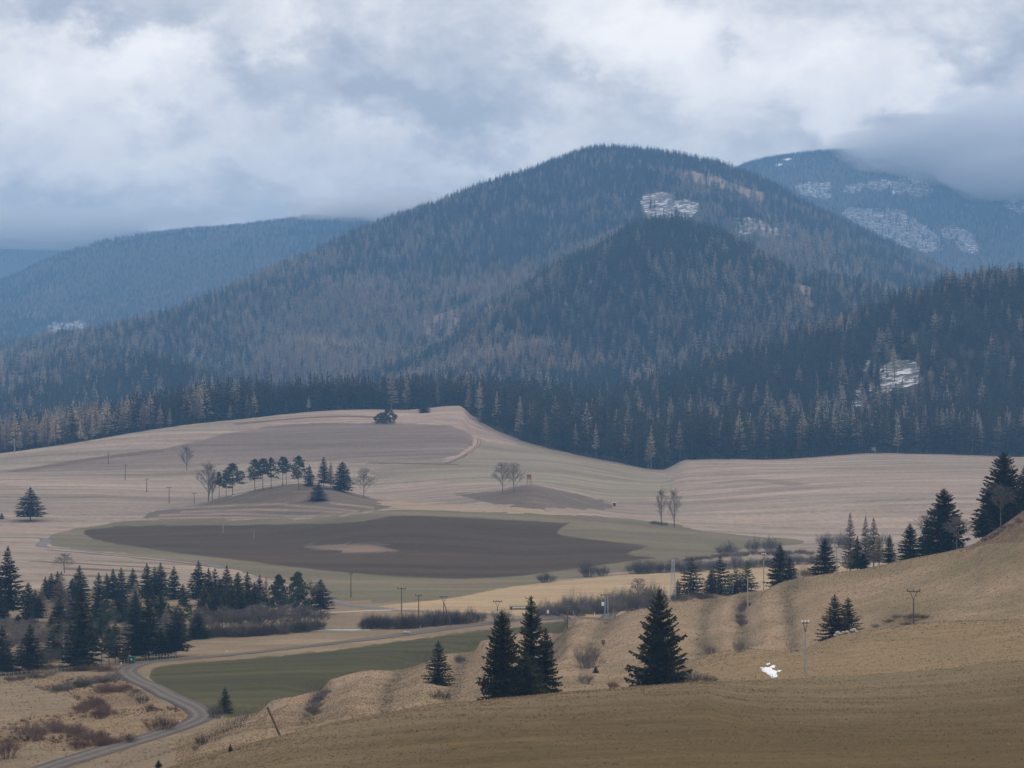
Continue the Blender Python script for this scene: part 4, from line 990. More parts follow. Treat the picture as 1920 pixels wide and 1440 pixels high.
# ------------------------------------------------------------------ shrubs
def row(me, pts, n, h, w_, label, group, jit=3, seed=1, **kw):
    r_ = random.Random(seed); P = np.array(pts, float); t = np.linspace(0, 1, n)
    cum = np.concatenate([[0], np.cumsum(np.hypot(*np.diff(P, axis=0).T))]); cum /= cum[-1]
    for i, q in enumerate(t):
        px = np.interp(q, cum, P[:, 0]) + r_.uniform(-jit, jit); py = np.interp(q, cum, P[:, 1]) + r_.uniform(-1.5, 1.5)
        shrub(me[i % len(me)], px, py, py - h * r_.uniform(.7, 1.2), w_ * r_.uniform(.8, 1.25), label + (('', ', left third', ', middle third', ', right third')[1 + min(2, int(3 * i / n))] if n >= 6 else ''), group, **kw)
row(BUSH, [(680, 1178), (760, 1178), (830, 1173), (898, 1166)], 30, 27, 32, 'grey brown willow in the long roadside thicket left of the spruce clump', 'willows in the roadside thicket', seed=2, ymin=620, ymax=900)
row(BUSH, [(1008, 1156), (1080, 1154), (1140, 1148), (1180, 1146), (1240, 1136)], 24, 27, 34, 'grey willow in the thicket behind the road right of the spruce clump', 'willows behind the road', seed=3, ymin=720, ymax=960)
row(BUSH, [(1060, 1150), (1130, 1146), (1225, 1132)], 10, 38, 36, 'taller willow at the back of the thicket behind the road', 'tall willows behind the road', seed=4, ymin=740, ymax=980)
row(BUSH, [(1190, 1075), (1240, 1074), (1290, 1072), (1350, 1068), (1420, 1062), (1530, 1056)], 26, 24, 34, 'dark bush of the hedge along the far stream', 'bushes along the far stream', seed=5, ymin=850, ymax=1250)
row(RBUSH, [(1290, 1052), (1340, 1046), (1430, 1040), (1520, 1040)], 14, 9, 26, 'low reddish reed bush on the bank above the stream', 'reddish bushes above the stream', seed=6, ymin=900, ymax=1400)
row(BUSH, [(365, 1196), (470, 1193), (560, 1186), (600, 1180)], 34, 26, 30, 'grey bush at the foot of the thicket below the grove', 'bushes at the foot of the grove thicket', seed=7, **gv)
row(BUSH, [(-5, 1250), (40, 1246), (85, 1244), (110, 1238)], 9, 34, 34, 'grey round bush under the trees at the left edge', 'grey bushes under the left trees', seed=8, **gv)
row(BUSH, [(20, 1212), (90, 1200), (130, 1190), (210, 1196), (330, 1200)], 16, 28, 34, 'grey bush inside the grove', 'grey bushes inside the grove', seed=9, **gv)
row(BUSH, [(1265, 1128), (1330, 1122)], 6, 15, 24, 'grey bush at the foot of the skyline spruces', 'bushes under the skyline spruces', seed=10, ymin=690, ymax=800)
for px, b_, t_, w_, lb in [(1364, 1042, 1015, 50, 'domed dark bush in the far stream meadow'), (1412, 1034, 1005, 36, 'left bush of the pair beside the domed dark bush'), (1446, 1036, 1004, 40, 'right bush of the pair beside the domed dark bush'),
                           (1548, 1024, 997, 38, 'round bush left of the bare larches'), (1580, 1026, 996, 40, 'round bush behind the tall bare larch'), (1660, 1020, 998, 26, 'bush behind the small neat spruce'),
                           (1102, 1082, 1050, 40, 'dark bush left of a pair at the corner of the ploughed field'), (1130, 1080, 1054, 28, 'dark bush right of a pair at the corner of the ploughed field'), (1023, 1092, 1072, 42, 'low dark bush at the tip of the pale stubble'),
                           (1205, 1074, 1046, 34, 'dark bush left of the lattice pylon top')]:
    shrub(BUSH[0 if w_ > 36 else 1], px, b_, t_, w_, lb, None, ymin=840, ymax=1400)
shrub(BUSH[2], 943, 1168, 1141, 46, 'pale twiggy bush behind the blunt spruce of the clump', None, ymin=640, ymax=860)
shrub(RBUSH[0], 60, 1386, 1350, 66, 'large red brown willow in the scrub at the lower left', None, ymax=620)
shrub(RBUSH[1], 12, 1422, 1372, 56, 'red brown willow at the left edge near the bottom', None, ymax=620)
shrub(RBUSH[1], 300, 1368, 1340, 70, 'wide red brown willow left of the road bend', None, ymax=620)
shrub(BUSH[0], 405, 1346, 1318, 34, 'dark bush beside the little spruce at the road bend', None, ymax=560)
shrub(BUSH[1], 378, 1398, 1370, 26, 'dark bush below the road bend', None, ymax=520)
shrub(BUSH[2], 366, 1408, 1396, 14, 'small grey bush below the road', None, ymax=520)
T('b', B_[2], 256, 1323, 1288, 34, 'bare small tree in the scrub beside the road', ymax=640)
shrub(BUSH[1], 268, 1318, 1298, 28, 'green grey bush beside the bare small tree', None, ymax=640)
shrub(RBUSH[0], 283, 1334, 1318, 18, 'small red bush left of the road', None, ymax=620)
row(RBUSH, [(105, 1372), (150, 1380), (190, 1392)], 6, 26, 44, 'red brown bush in the row along the lower road', 'red bushes along the lower road', seed=12, jit=8, ymax=620)
row(RBUSH, [(150, 1402), (190, 1400), (235, 1392)], 6, 18, 34, 'low red brown bush close to the lower road', 'low red bushes close to the lower road', seed=13, jit=8, ymax=620)
row(RBUSH, [(160, 1335), (185, 1322), (205, 1340), (180, 1348)], 8, 20, 34, 'red brown bush in the middle of the scrubland', 'red bushes in the middle of the scrubland', seed=14, jit=8, ymax=620)
row(RBUSH, [(5, 1262), (60, 1260), (110, 1254), (150, 1258), (200, 1258)], 14, 13, 30, 'rusty low bush along the front of the grove', 'rusty bushes before the grove', seed=31, jit=6, ymax=700)
row(RBUSH, [(180, 1300), (205, 1296), (230, 1294)], 5, 14, 34, 'low reddish bush beside the upper road loop', 'reddish bushes beside the road loop', seed=15, jit=8, ymax=640)
row(BUSH, [(105, 1298), (140, 1290), (180, 1284), (215, 1278)], 9, 16, 34, 'low dark bush in the upper scrubland', 'dark bushes in the upper scrubland', seed=16, jit=8, ymax=680)
row(BUSH, [(20, 1276), (60, 1272), (90, 1268)], 6, 9, 26, 'low bush along the old fence at the left', 'low bushes along the left fence', seed=17, jit=6, ymax=680)
shrub(bush_mesh(77, M_juniper, 70, .8, .9), 826, 1312, 1290, 40, 'dark green juniper on the slope below the small full spruce', None, ymax=500)
shrub(BUSH[0], 862, 1243, 1226, 26, 'bare bush on the slope right of the small full spruce', None, ymax=660)
shrub(BUSH[2], 1105, 1252, 1206, 60, 'twiggy spreading bush on the slope beside the wooden box', None, ymax=620)
shrub(BUSH[2], 1098, 1282, 1262, 36, 'low twiggy bush at the meadow edge left of the large spruce', None, ymax=480)
shrub(BUSH[0], 1290, None, 1252, 60, 'dark bare bush at the right foot of the large spruce', None, Y=yc(1290, 12))
shrub(BUSH[1], 1330, None, 1262, 40, 'thin bush between the large spruce and the snow', None, Y=yc(1330, 12))
shrub(BUSH[2], 1332, 1226, 1206, 32, 'bush at the foot of the narrow balk', None, ymax=640)
shrub(BUSH[2], 1388, 1222, 1196, 30, 'bush at the foot of the wide balk', None, ymax=640)
shrub(RBUSH[0], 1150, None, 1276, 24, 'low red bush on the meadow edge', None, Y=yc(1150, 3))
row([BUSH[2], RBUSH[1]], [(1648, 1176), (1680, 1160), (1738, 1158), (1700, 1172), (1742, 1176)], 10, 8, 24, 'red brown bush under the wide armed pole', 'red bushes under the wide armed pole', seed=18, jit=8, ymin=500, ymax=640)
row(BUSH, [(1390, 1172), (1388, 1150), (1400, 1140)], 4, 18, 24, 'grey bush at the foot of the concrete pole', 'bushes at the concrete pole', seed=19, ymax=700)
row([RBUSH[0], BUSH[2]], [(1846, 1014), (1872, 1000), (1900, 984), (1925, 968)], 9, 7, 20, 'low brown bush on the hillock at the right edge', 'low bushes on the hillock', seed=33, jit=8, ymin=540, ymax=640)
shrub(BUSH[1], 1516, None, 1060, 50, 'olive bush on the skyline between two spruces', None, Y=sk(1516, 6))
row(BUSH, [(585, 1340), (600, 1318), (615, 1300)], 8, 14, 24, 'grey bush in the gully beside the green field', 'bushes in the gully by the green field', seed=20, jit=8, ymax=620)
row(BUSH, [(1230, 982), (1245, 984)], 2, 7, 22, 'low dark bush under the slim bare trees', 'bushes under the slim bare trees', seed=21, ymin=1100, ymax=1500)
# twigs and dead stalks too fine and many to count, along the balks and gullies
ts = TriSet(); g_ = np.random.default_rng(3)
for bi, b_ in enumerate(BANDS):
    P = np.array(b_, float)
    for _ in range(0 if bi not in (5, 8) else 24):
        q = g_.uniform(0, len(P) - 1.001); j = int(q); c = P[j] + (P[j + 1] - P[j]) * (q - j) + g_.normal(0, 1, 2) * [8, 6]
        Yv = vis(c[0], c[1], 380, 800); p = at(c[0], Yv)
        for _k in range(4):
            a_ = V(*p) + V(g_.normal(0, .5), g_.normal(0, .5), -.05); h_ = g_.uniform(.3, .95)
            ts.tri(a_ - V(.05, 0, 0), a_ + V(.05, 0, 0), a_ + V(g_.normal(0, .25), g_.normal(0, .25), h_))
tag(obj('dead_stalks', mesh('dead_stalks', np.array(ts.v), np.array(ts.f), [M_darktwig])), 'dead weed stalks along the balks of the pasture slope', kind='stuff')

# ------------------------------------------------------------------ poles and built things
M_conc = pmat('weathered_concrete', (.30, .285, .265), .9, .15, 2.)
M_wood = pmat('tarred_wood', (.10, .078, .06), .9, .3, 3.)
M_steel = pmat('galvanised_steel', (.27, .30, .33), .6, .12, 3., metal=.2)
M_pylon = pmat('bright_galvanised_steel', (.46, .48, .50), .5, .12, 3., metal=.3)
M_rust = pmat('rusty_steel', (.11, .075, .06), .8, .25, 4.)
M_white = pmat('white_enamel', (.82, .82, .80), .35, .05, 3.)
M_board = pmat('raw_boards', (.33, .17, .085), .85, .2, 4.)
M_boxwood = pmat('weathered_box_wood', (.16, .10, .065), .9, .25, 4.)
M_boardgrey = pmat('grey_boards', (.28, .25, .22), .85, .2, 4.)
M_greenp = pmat('green_paint', (.022, .11, .085), .55, .12, 3.)
M_orange = pmat('orange_paint', (.60, .22, .08), .6, .1, 3.)
def pole(px, base, top, label, arm=0., vee=False, ins=0, mat=None, legs=1, Y=None, lean=0., rt=.10, group=None, ymin=0, ymax=1e9, armdrop=0., white=False):
    if Y is None: Y = vis(px, base, ymin, ymax)
    p = at(px, Y); h = (YH - top) / F * Y + CZ - p.z
    o = empty('utility_pole', p, label, 'utility pole', group, RNG.uniform(-.25, .25), lean)
    mat = mat or M_wood
    k = max(1., Y / 1100)                      # far masts of this line are the stouter lattice kind
    hp_ = h - (1.3 * k if vee else 0)
    for i in range(legs):
        b = MB(); b.tube((0 if legs == 1 else (-.1 + i * 1.9), 0, -.3), ((0, 0, hp_) if i == 0 else (.15, 0, hp_ - .3)), .16 * k, rt * k, 8); b.build('shaft', mat, o)
    if vee:
        for sg in (-1, 1):
            b = MB(); b.tube((0, 0, hp_ - .1), (sg * arm * .27, 0, h - .05), .06 * k, .06 * k, 5); b.build('brace', M_rust, o)
    if arm:
        b = MB(); b.box((0, 0, h - armdrop), (arm / 2, .07 * k, .09 * k)); b.build('crossarm', M_rust, o)
    for i in range(ins):
        x = (-.5 + i / (ins - 1)) * arm * .92 if ins > 1 else 0
        b = MB(); b.tube((x, 0, h + .08), (x, 0, h + .26), .10 * k, .12 * k, 7); b.tube((x, 0, h + .26), (x, 0, h + .42 * k), .13 * k, .05 * k, 7); b.build('insulator', M_white if white else M_rust, o)
    return o
pole(1510, 1266, 1168, 'near concrete pole with three white insulators beside the snow patch', 1.05, True, 3, M_conc, ymax=480, white=True)
pole(1713, None, 1109, 'pole with a wide crossarm on the far side of the grass bank', 2.3, True, 3, M_wood, Y=yc(1713, 84))
pole(1402, 1147, 1080, 'plain concrete pole on the pasture slope skyline', 0, mat=M_conc, ymax=700)
pole(1432, None, 1040, 'tall pale pole with insulators left of the dark pointed spruce', .9, True, 3, M_conc, Y=sk(1432, 20), white=True)
pole(1569, None, 1018, 'thin pole with a crossarm beside the broad skyline spruce', 2.6, True, 0, M_conc, Y=sk(1569, 6))
pole(525, 1379, 1321, 'leaning old pole on the slope above the road bend', 0, lean=-.44, mat=M_wood, ymax=480, rt=.15)
pole(658, 1121, 1076, 'single pole on the grass margin below the ploughed field', .8, False, 2, ymin=780, ymax=1000)
pole(753, 1168, 1104, 'tall wooden pole left of the thicket', 2.2, False, 3, ymin=700, ymax=900)
pole(785, 1166, 1117, 'pole behind the middle of the thicket', 1.7, False, 3, ymin=700, ymax=900)
pole(832, 1173, 1119, 'two legged pole in front of the thicket', 2.2, True, 0, legs=2, ymin=620, ymax=860)
pole(933, None, 1128, 'pole with a forked crossarm behind the blunt spruce', 2.4, True, 4, Y=770)
pole(991, None, 1122, 'blue grey pole hidden behind the pointed spruce of the clump', 1.6, False, 2, M_steel, Y=775)
pole(1064, 1180, 1133, 'thin pole before the thicket behind the road', 1.9, False, 0, ymin=600, ymax=830)
pole(235, 900, 872, 'far pole, second of the row coming down the left fields', 2.6, False, 0, ymin=1200, ymax=1700)
pole(275, 923, 898, 'far pole, third of the row coming down the left fields', 2.2, False, 0, ymin=1200, ymax=1700)
pole(317, 944, 914, 'far pole, fourth of the row coming down the left fields', 2.6, False, 0, ymin=1150, ymax=1700)
pole(364, 945, 925, 'far pole at the left foot of the mound', 2.4, False, 0, ymin=1150, ymax=1500)
pole(203, 871, 848, 'far pole in the dark strip at the top of the row', 0, ymin=1350, ymax=1800)
pole(418, 1000, 966, 'pale thin pole at the edge of the ploughed field', 1.8, False, 0, M_conc, ymin=1000, ymax=1400, rt=.07)
pole(27, 850, 822, 'pale pole before the far left forest', .8, False, 0, M_steel, ymin=1500, ymax=1800)
pole(476, 1010, 990, 'white stake standing in the ploughed field', 0, mat=M_conc, ymin=950, ymax=1400, rt=.045)
# transformer pole
Yt = vis(1137, 1158, 640, 900); pt = at(1137, Yt); ht = (YH - 1115) / F * Yt + CZ - pt.z
o = empty('transformer_pole', pt, 'blue grey transformer pole with a white box beside the road', 'utility pole')
for sg in (-1, 1):
    b = MB(); b.tube((sg * .42, 0, -.2), (sg * .3, 0, ht), .17, .13, 6); b.build('leg', M_steel, o)
b = MB(); b.box((-.5, 0, ht - .1), (1.3, .1, .12)); b.build('crossarm', M_rust, o)
b = MB(); b.box((-.95, -.25, ht * .60), (.36, .3, .5)); b.build('switch_box', M_white, o)
b = MB(); b.box((0, 0, .3), (.75, .5, .5)); b.build('foot_block', M_conc, o)
# lattice pylon
Yp = sk(1262, 4); pp = at(1262, Yp); hp2 = (YH - 1047) / F * Yp + CZ - pp.z
o = empty('lattice_pylon', pp, 'pale steel lattice pylon on the skyline of the slope', 'pylon', rz=.3)
wd = lambda z: .66 - .44 * z / hp2
for sx in (-1, 1):
    for sy in (-1, 1):
        b = MB(); b.tube((sx * wd(0), sy * wd(0), -.3), (sx * wd(hp2), sy * wd(hp2), hp2), .065, .05, 4); b.build('leg', M_pylon, o)
zs = np.linspace(.1, hp2, 10)
for i in range(9):
    b = MB()
    for sx, sy, ex, ey in ((-1, -1, 1, -1), (1, -1, 1, 1), (1, 1, -1, 1), (-1, 1, -1, -1)):
        a0, a1 = wd(zs[i]), wd(zs[i + 1])
        b.tube((sx * a0, sy * a0, zs[i]), (ex * a1, ey * a1, zs[i + 1]), .028, .028, 3); b.tube((ex * a0, ey * a0, zs[i]), (sx * a1, sy * a1, zs[i + 1]), .028, .028, 3)
    b.build('bracing', M_pylon, o)
b = MB(); b.box((0, 0, .12), (.95, .95, .22)); b.build('base_plinth', M_conc, o)
b = MB(); b.box((.5, 0, hp2 - .1), (1.0, .06, .07)); b.build('crossarm', M_rust, o)
b = MB(); b.box((-.5, 0, hp2 - 1.7), (.9, .06, .07)); b.build('crossarm', M_rust, o)
# hunting stands
def stand(px, base, top, wpx, label, mat, ymin, ymax):
    Y = vis(px, base, ymin, ymax); p = at(px, Y); h = (YH - top) / F * Y + CZ - p.z; w2 = wpx / F * Y / 2
    o = empty('hunting_stand', p, label, 'hunting stand', rz=.15)
    zc = h * .52
    for sx in (-1, 1):
        for sy in (-1, 1):
            b = MB(); b.tube((sx * w2 * 1.05, sy * w2, -.3), (sx * w2 * .85, sy * w2 * .8, zc), .1, .09, 5); b.build('leg', mat, o)
    b = MB(); b.box((0, 0, zc), (w2, w2 * .95, .07)); b.build('floor', mat, o)
    for c, hh in (((0, -w2 * .88, zc + h * .13), (w2 * .9, .05, h * .12)), ((0, w2 * .88, zc + h * .19), (w2 * .9, .05, h * .18)), ((-w2 * .88, 0, zc + h * .17), (.05, w2 * .84, h * .16)), ((w2 * .88, 0, zc + h * .17), (.05, w2 * .84, h * .16))):
        b = MB(); b.box(c, hh); b.build('wall', mat, o)
    b = MB(); b.box((0, 0, h * .94), (w2 * 1.3, w2 * 1.3, .06), Matrix.Rotation(-.22, 3, 'Y')); b.build('roof', mat, o)
    b = MB()
    for sx in (-.25, .25): b.tube((sx, -w2 * 1.6, 0), (sx, -w2 * .95, zc), .05, .05, 4)
    for k in range(7): b.tube((-.25, -w2 * (1.6 - .65 * (k + .5) / 7), zc * (k + .5) / 7), (.25, -w2 * (1.6 - .65 * (k + .5) / 7), zc * (k + .5) / 7), .04, .04, 4)
    b.build('ladder', mat, o)
    return o
stand(992, 909, 888, 8, 'orange brown wooden hunting stand on the heath knoll', M_board, 1200, 1475)
stand(1638, 850, 838, 8, 'grey hunting stand before the straight forest wall', M_boardgrey, 1500, 1760)
stand(161, 829, 817, 7, 'red brown hunting stand against the far left forest', M_board, 1500, 1760)
# white roofed feeder box
p = atv(1152, 949, 1200, 1475)
o = empty('feeder_box', p, 'small dark box with a white roof on the field by the knoll', 'box')
b = MB(); b.box((0, 0, .85), (.6, .55, .75)); b.build('body', M_wood, o)
b = MB(); b.box((0, 0, 1.72), (.95, .9, .1), Matrix.Rotation(.1, 3, 'Y')); b.build('roof', M_white, o)
# wooden box on a post
p = atv(1131, 1212, 400, 640)
o = empty('wooden_box', p, 'weathered wooden box on a short post on the slope', 'box', rz=.3)
b = MB(); b.tube((0, 0, -.2), (0, 0, .5), .09, .09, 6); b.build('post', M_wood, o)
b = MB(); b.box((0, 0, .82), (.28, .25, .40)); b.build('body', M_boxwood, o)
b = MB(); b.box((0, 0, 1.25), (.36, .34, .035)); b.build('lid', M_wood, o)
# green shed at the road bend
p = atv(248, 1244, 500, 700); k = p.y / F
o = empty('roadside_shed', p, 'small green metal shed at the road bend below the spruces', 'shed', rz=-.12)
hw, hh = 5.2 * k, 12 * k
b = MB(); b.box((0, 0, hh / 2 - .1), (hw, hw * .9, hh / 2)); b.build('wall', M_greenp, o)
b = MB(); b.box((0, 0, hh + .02), (hw * 1.12, hw * 1.02, .06), Matrix.Rotation(.06, 3, 'X')); b.build('roof', M_greenp, o)
for sx in (-1, 1):
    b = MB(); b.box((sx * hw * .48, -hw * .9 - .03, hh * .42), (hw * .43, .03, hh * .36)); d_ = b.build('door', M_greenp, o)
    b = MB(); b.box((sx * hw * .1, -hw * .9 - .08, hh * .42), (.03, .03, .12)); b.build('handle', M_steel, d_)
b = MB(); b.box((-.05, -hw * .9 - .09, hh * .68), (.16, .015, .14)); b.build('notice_plate', M_white, o)
# fences
def fence(P, n, h, label, rails, mat):
    L = catmull(np.array([atv(x, y, 450, 720)[:2] for x, y in P]), 1.); s_ = np.concatenate([[0], np.cumsum(np.hypot(*np.diff(L, axis=0).T))])
    q = [np.array([np.interp(t, s_, L[:, 0]), np.interp(t, s_, L[:, 1])]) for t in np.linspace(0, s_[-1], n)]
    z = [float(gxy(a[0], a[1])) for a in q]
    o = empty('fence', (q[0][0], q[0][1], z[0]), label, 'fence'); O3 = V(q[0][0], q[0][1], z[0])
    P3 = [V(a[0], a[1], c) - O3 for a, c in zip(q, z)]
    for a in P3:
        b = MB(); b.tube(a - UP * .2, a + UP * h, .07, .06, 5); b.build('post', mat, o)
    for r_ in rails:
        for a, c in zip(P3[:-1], P3[1:]):
            b = MB(); b.tube(a + UP * h * r_, c + UP * h * r_, .03, .03, 4); b.build('rail', mat, o)
fence([(258, 1240), (290, 1238), (335, 1234)], 14, 1.3, 'grey post and rail fence under the roadside spruces', (.5, .9), M_boardgrey)
fence([(170, 1256), (205, 1251), (240, 1246)], 12, 1.2, 'grey post and rail fence left of the green shed', (.5, .9), M_boardgrey)
fence([(-12, 1272), (40, 1268), (100, 1264), (135, 1260)], 20, 1.1, 'thin old post fence along the scrubland at the left', (.85,), M_boardgrey)
# marker posts and the road sign
for px, b_, t_, lb in [(227, 1253, 1242, 'pale wooden marker post at the inside of the road loop'), (338, 1355, 1346, 'orange and white marker post at the road bend'), (1075, 1155, 1147, 'pale marker post at the far road, nearest the road sign'),
                       (1115, 1154, 1146, 'orange and white marker post at the far road'), (1150, 1149, 1139, 'orange marker post near the transformer pole'), (425, 1228, 1220, 'pale marker post in the grass above the road'), (788, 1178, 1172, 'white marker post before the thicket')]:
    Y = vis(px, b_, 420, 900); p = at(px, Y); h = (YH - t_) / F * Y + CZ - p.z
    o = empty('marker_post', p, lb, 'marker post')
    b = MB(); b.tube((0, 0, -.1), (0, 0, h * .62), .09, .09, 6); b.build('shaft', M_boardgrey if 'pale' in lb else M_white, o)
    b = MB(); b.tube((0, 0, h * .62), (0, 0, h), .095, .095, 6); b.build('band', M_orange if 'orange' in lb else M_white, o)
Y = vis(1027, 1159, 600, 900); p = at(1027, Y); h = (YH - 1144) / F * Y + CZ - p.z
o = empty('road_sign', p, 'white road sign on a post at the far road right of the clump', 'road sign', rz=.5)
b = MB(); b.tube((0, 0, -.1), (0, 0, h), .05, .05, 6); b.build('post', M_steel, o)
b = MB(); b.box((0, -.08, h * .80), (.30, .02, .42)); b.build('sign_plate', M_white, o)
# small bridge where the lane crosses the stream
p = at(973, 775)
o = empty('road_bridge', p, 'low lane bridge with a dark opening behind the spruce clump', 'bridge', rz=.05)
b = MB()
b.box((0, 0, .85), (2.4, 2.2, .16)); b.build('deck', M_conc, o)
for sg in (-1, 1):
    b = MB(); b.box((sg * 2.1, 0, .2), (.25, 2.1, .48)); b.build('abutment', M_wood, o)
b = MB(); b.box((0, -2.1, 1.25), (2.4, .05, .05)); b.build('rail', M_steel, o)
# pale stones by the road, stone pile under the two spruces
def stones(px, base, spread, n, size, label, Y=None, ymin=0, ymax=1e9, mat=None, seed=4):
    Y = Y or vis(px, base, ymin, ymax); p = at(px, Y); r_ = random.Random(seed)
    o = empty('stone_pile', p, label, 'stone pile')
    for i in range(n):
        b = MB(); s_ = size * r_.uniform(.6, 1.25); x = r_.uniform(-1, 1) * spread; y = r_.uniform(-.6, .6) * spread * .5
        b.lump((x, y, float(gxy(p.x + x, p.y + y)) - p.z + s_ * .35 + (r_.random() < .4) * s_ * .6), (s_, s_ * .8, s_ * .7), r_); b.build('stone', mat, o)
M_stone = pmat('limestone', (.42, .39, .33), .9, .25, 2.)
M_bluestone = pmat('blue_grey_stone', (.34, .35, .37), .9, .2, 2.)
stones(1586, None, 1.75, 14, .42, 'pile of pale stones at the foot of the two joined spruces', Y=yc(1586, 64), mat=M_stone)
stones(762, 1190, .6, 4, .5, 'heap of blue grey stones beside the far road', ymin=500, ymax=800, mat=M_bluestone, seed=7)
# the last snow
def snow(P, label, th=.07):
    P = smooth(P, 2); c = P.mean(0)
    r_ = np.random.default_rng(int(c[0] * 7)); P = P + r_.normal(0, 1, P.shape) * [.75, .3]
    W3 = np.array([list(atv(x, y, 380, 480)) for x, y in P]); c3 = np.array(list(atv(*c, 380, 480)))
    inner = c3 + (W3 - c3) * .82
    n = len(P); v = np.concatenate([W3 - UP * .05, W3 + UP * th * .6, inner + UP * th, [c3 + UP * th * 1.4]])
    f = [(i, (i + 1) % n, n + (i + 1) % n, n + i) for i in range(n)] + [(n + i, n + (i + 1) % n, 2 * n + (i + 1) % n, 2 * n + i) for i in range(n)] + [(2 * n + i, 2 * n + (i + 1) % n, 3 * n) for i in range(n)]
    tag(obj('snow_patch', mesh('snow_patch', v, f, [M_snow], smooth=True)), label, 'snow patch', 'remains of snow at the meadow edge')
snow([(1427, 1257), (1434, 1251), (1444, 1251), (1450, 1257), (1457, 1258), (1456, 1264), (1459, 1267), (1452, 1270), (1446, 1270), (1440, 1265), (1433, 1260)], 'largest white snow patch at the edge of the hay meadow')
snow([(1442, 1252), (1446, 1248), (1453, 1247), (1454, 1251), (1449, 1253)], 'rounded snow patch touching the top of the largest one')
snow([(1436, 1246), (1443, 1243), (1443.5, 1245), (1438, 1247.5)], 'thin snow streak above the others')
snow([(1456, 1259), (1460, 1257), (1466, 1256), (1464, 1258.5), (1459, 1261)], 'snow sliver right of the largest snow patch')
snow([(1426, 1252.5), (1429, 1251.5), (1432, 1252.8), (1428, 1254)], 'tiny snow speck left of the largest snow patch')
snow([(1446, 1271), (1454, 1267.5), (1459, 1267), (1455, 1270), (1449, 1272)], 'lowest snow sliver on the meadow edge')
# ------------------------------------------------------------------ the woods on the hills
FT = []     # forest trees as seen from 1.6 km and more: crown + trunk in one mesh
def forest_tree(seed, mat, bark, **kw):
    c = conifer_crown(seed, m=mat, name='forest_tree', **kw)
    v = np.zeros(len(c.vertices) * 3); c.vertices.foreach_get('co', v); v = v.reshape(-1, 3)
    f = np.array([p.vertices[:] for p in c.polygons])
    ts = TriSet(); tube_into(ts, [V(0, 0, -.05), V(0, 0, .5), V(0, 0, .95)], [.012, .008, .002], 4)
    me = mesh('forest_tree', np.concatenate([v, np.array(ts.v)]), np.concatenate([f, np.array(ts.f) + len(v)]), [mat, bark], [0] * len(f) + [1] * len(ts.f))
    return me
M_fspruce = leafmat('forest_spruce', (.013, .018, .008), (.026, .032, .012), (.036, .040, .015), world_scale=.006, rnd=.42)
M_flarch = leafmat('forest_larch', (.32, .255, .21), (.39, .32, .265), (.35, .295, .20), world_scale=.006, rnd=.3)
for sd in (1, 2, 3):
    FT.append(forest_tree(80 + sd, M_fspruce, M_bark, whorls=14, per=7, nseg=2, start=.1, r0=.145 + .012 * sd, droop=.45, width=.5, sag=.18))
for sd in (1, 2):
    FT.append(forest_tree(90 + sd, M_flarch, M_greybark, whorls=16, per=7, nseg=2, start=.2, r0=.15, droop=.1, width=.34, sag=.1, gaps=.04))
FTO = [bpy.data.objects.new('forest_tree', m) for m in FT]
def inpoly(P, A): return psdf(P, A) > 0
frng = np.random.default_rng(77)
def scatter(n, x0, x1, ya, yb):
    px = frng.uniform(x0, x1, n * 3); Y = frng.uniform(ya, yb, n * 3)
    k = frng.random(n * 3) < Y / yb
    return px[k][:n], Y[k][:n]
def edgeY(px): return curve(EDGE_Y, np.clip(px, -500, 2420))
zones = [(13000, -180, 2100, 1600, 2700), (34000, -180, 2100, 2650, 3950), (32000, -180, 2100, 3900, 5500), (9000, -180, 460, 5200, 6800), (10000, -150, 760, 6700, 8300), (13000, 1330, 2100, 6500, 8400), (2500, -150, 500, 10200, 11100)]
PX, PYd = [], []
for n, x0, x1, ya, yb in [(int(z_[0] * 1.3),) + z_[1:] for z_ in zones]:
    a, b = scatter(n, x0, x1, ya, yb); PX.append(a); PYd.append(b)
PX = np.concatenate(PX); PYd = np.concatenate(PYd)
k = PYd > edgeY(PX) + 4
PX, PYd = PX[k], PYd[k]
Zt = ground(PX, PYd)
WX = (PX - CX) / F * PYd
cl = 1.1 * vnoise(WX, PYd * .7, 230, 31) + .8 * vnoise(WX, PYd, 70, 32) + .5 * vnoise(WX, PYd, 800, 33)
lar = .16 + 1.5 * np.clip(cl - .1, -.25, .6)
left = np.clip((1000 - PX) / 500, 0, 1) * ((PYd > 2400) & (PYd < 4600))
lar = lar + .30 * left + np.where(PYd > 3600, .26, np.where((PYd < 2650) & (PX > 640), -.12, .0))
ridge1 = np.exp(-((PYd - 2330) / 90) ** 2) * (PX > 1180) * (PX < 2000)
lar = np.where((PYd < 2650) & (PX > 640), lar * .45, lar) + .38 * ridge1
lar = lar + .10 * ((PYd < 2650) & (PX < 640))
lar = np.where((PYd > 2650) & (PYd < 3500), lar * (1 - .55 * np.clip((PX - 980) / 180, 0, 1)), lar)
lar = np.where(PYd > 4850, lar * .6, lar)
isl = frng.random(len(PX)) < np.clip(lar, .03, .85)
Hh = frng.uniform(12, 23.5, len(PX)) * np.where(PYd > 4600, .82, 1.) * (1 + .18 * vnoise(WX, PYd, 90, 35))
Hh = Hh * (1 + .5 * vnoise(WX, PYd, 210, 36))
Hh = np.where(isl, Hh * 1.03, Hh)
Hh = np.where(PYd > 6000, Hh * .8, Hh)
pyb = YH - (Zt - CZ) / PYd * F; hp = Hh * F / PYd
keep = np.ones(len(PX), bool)
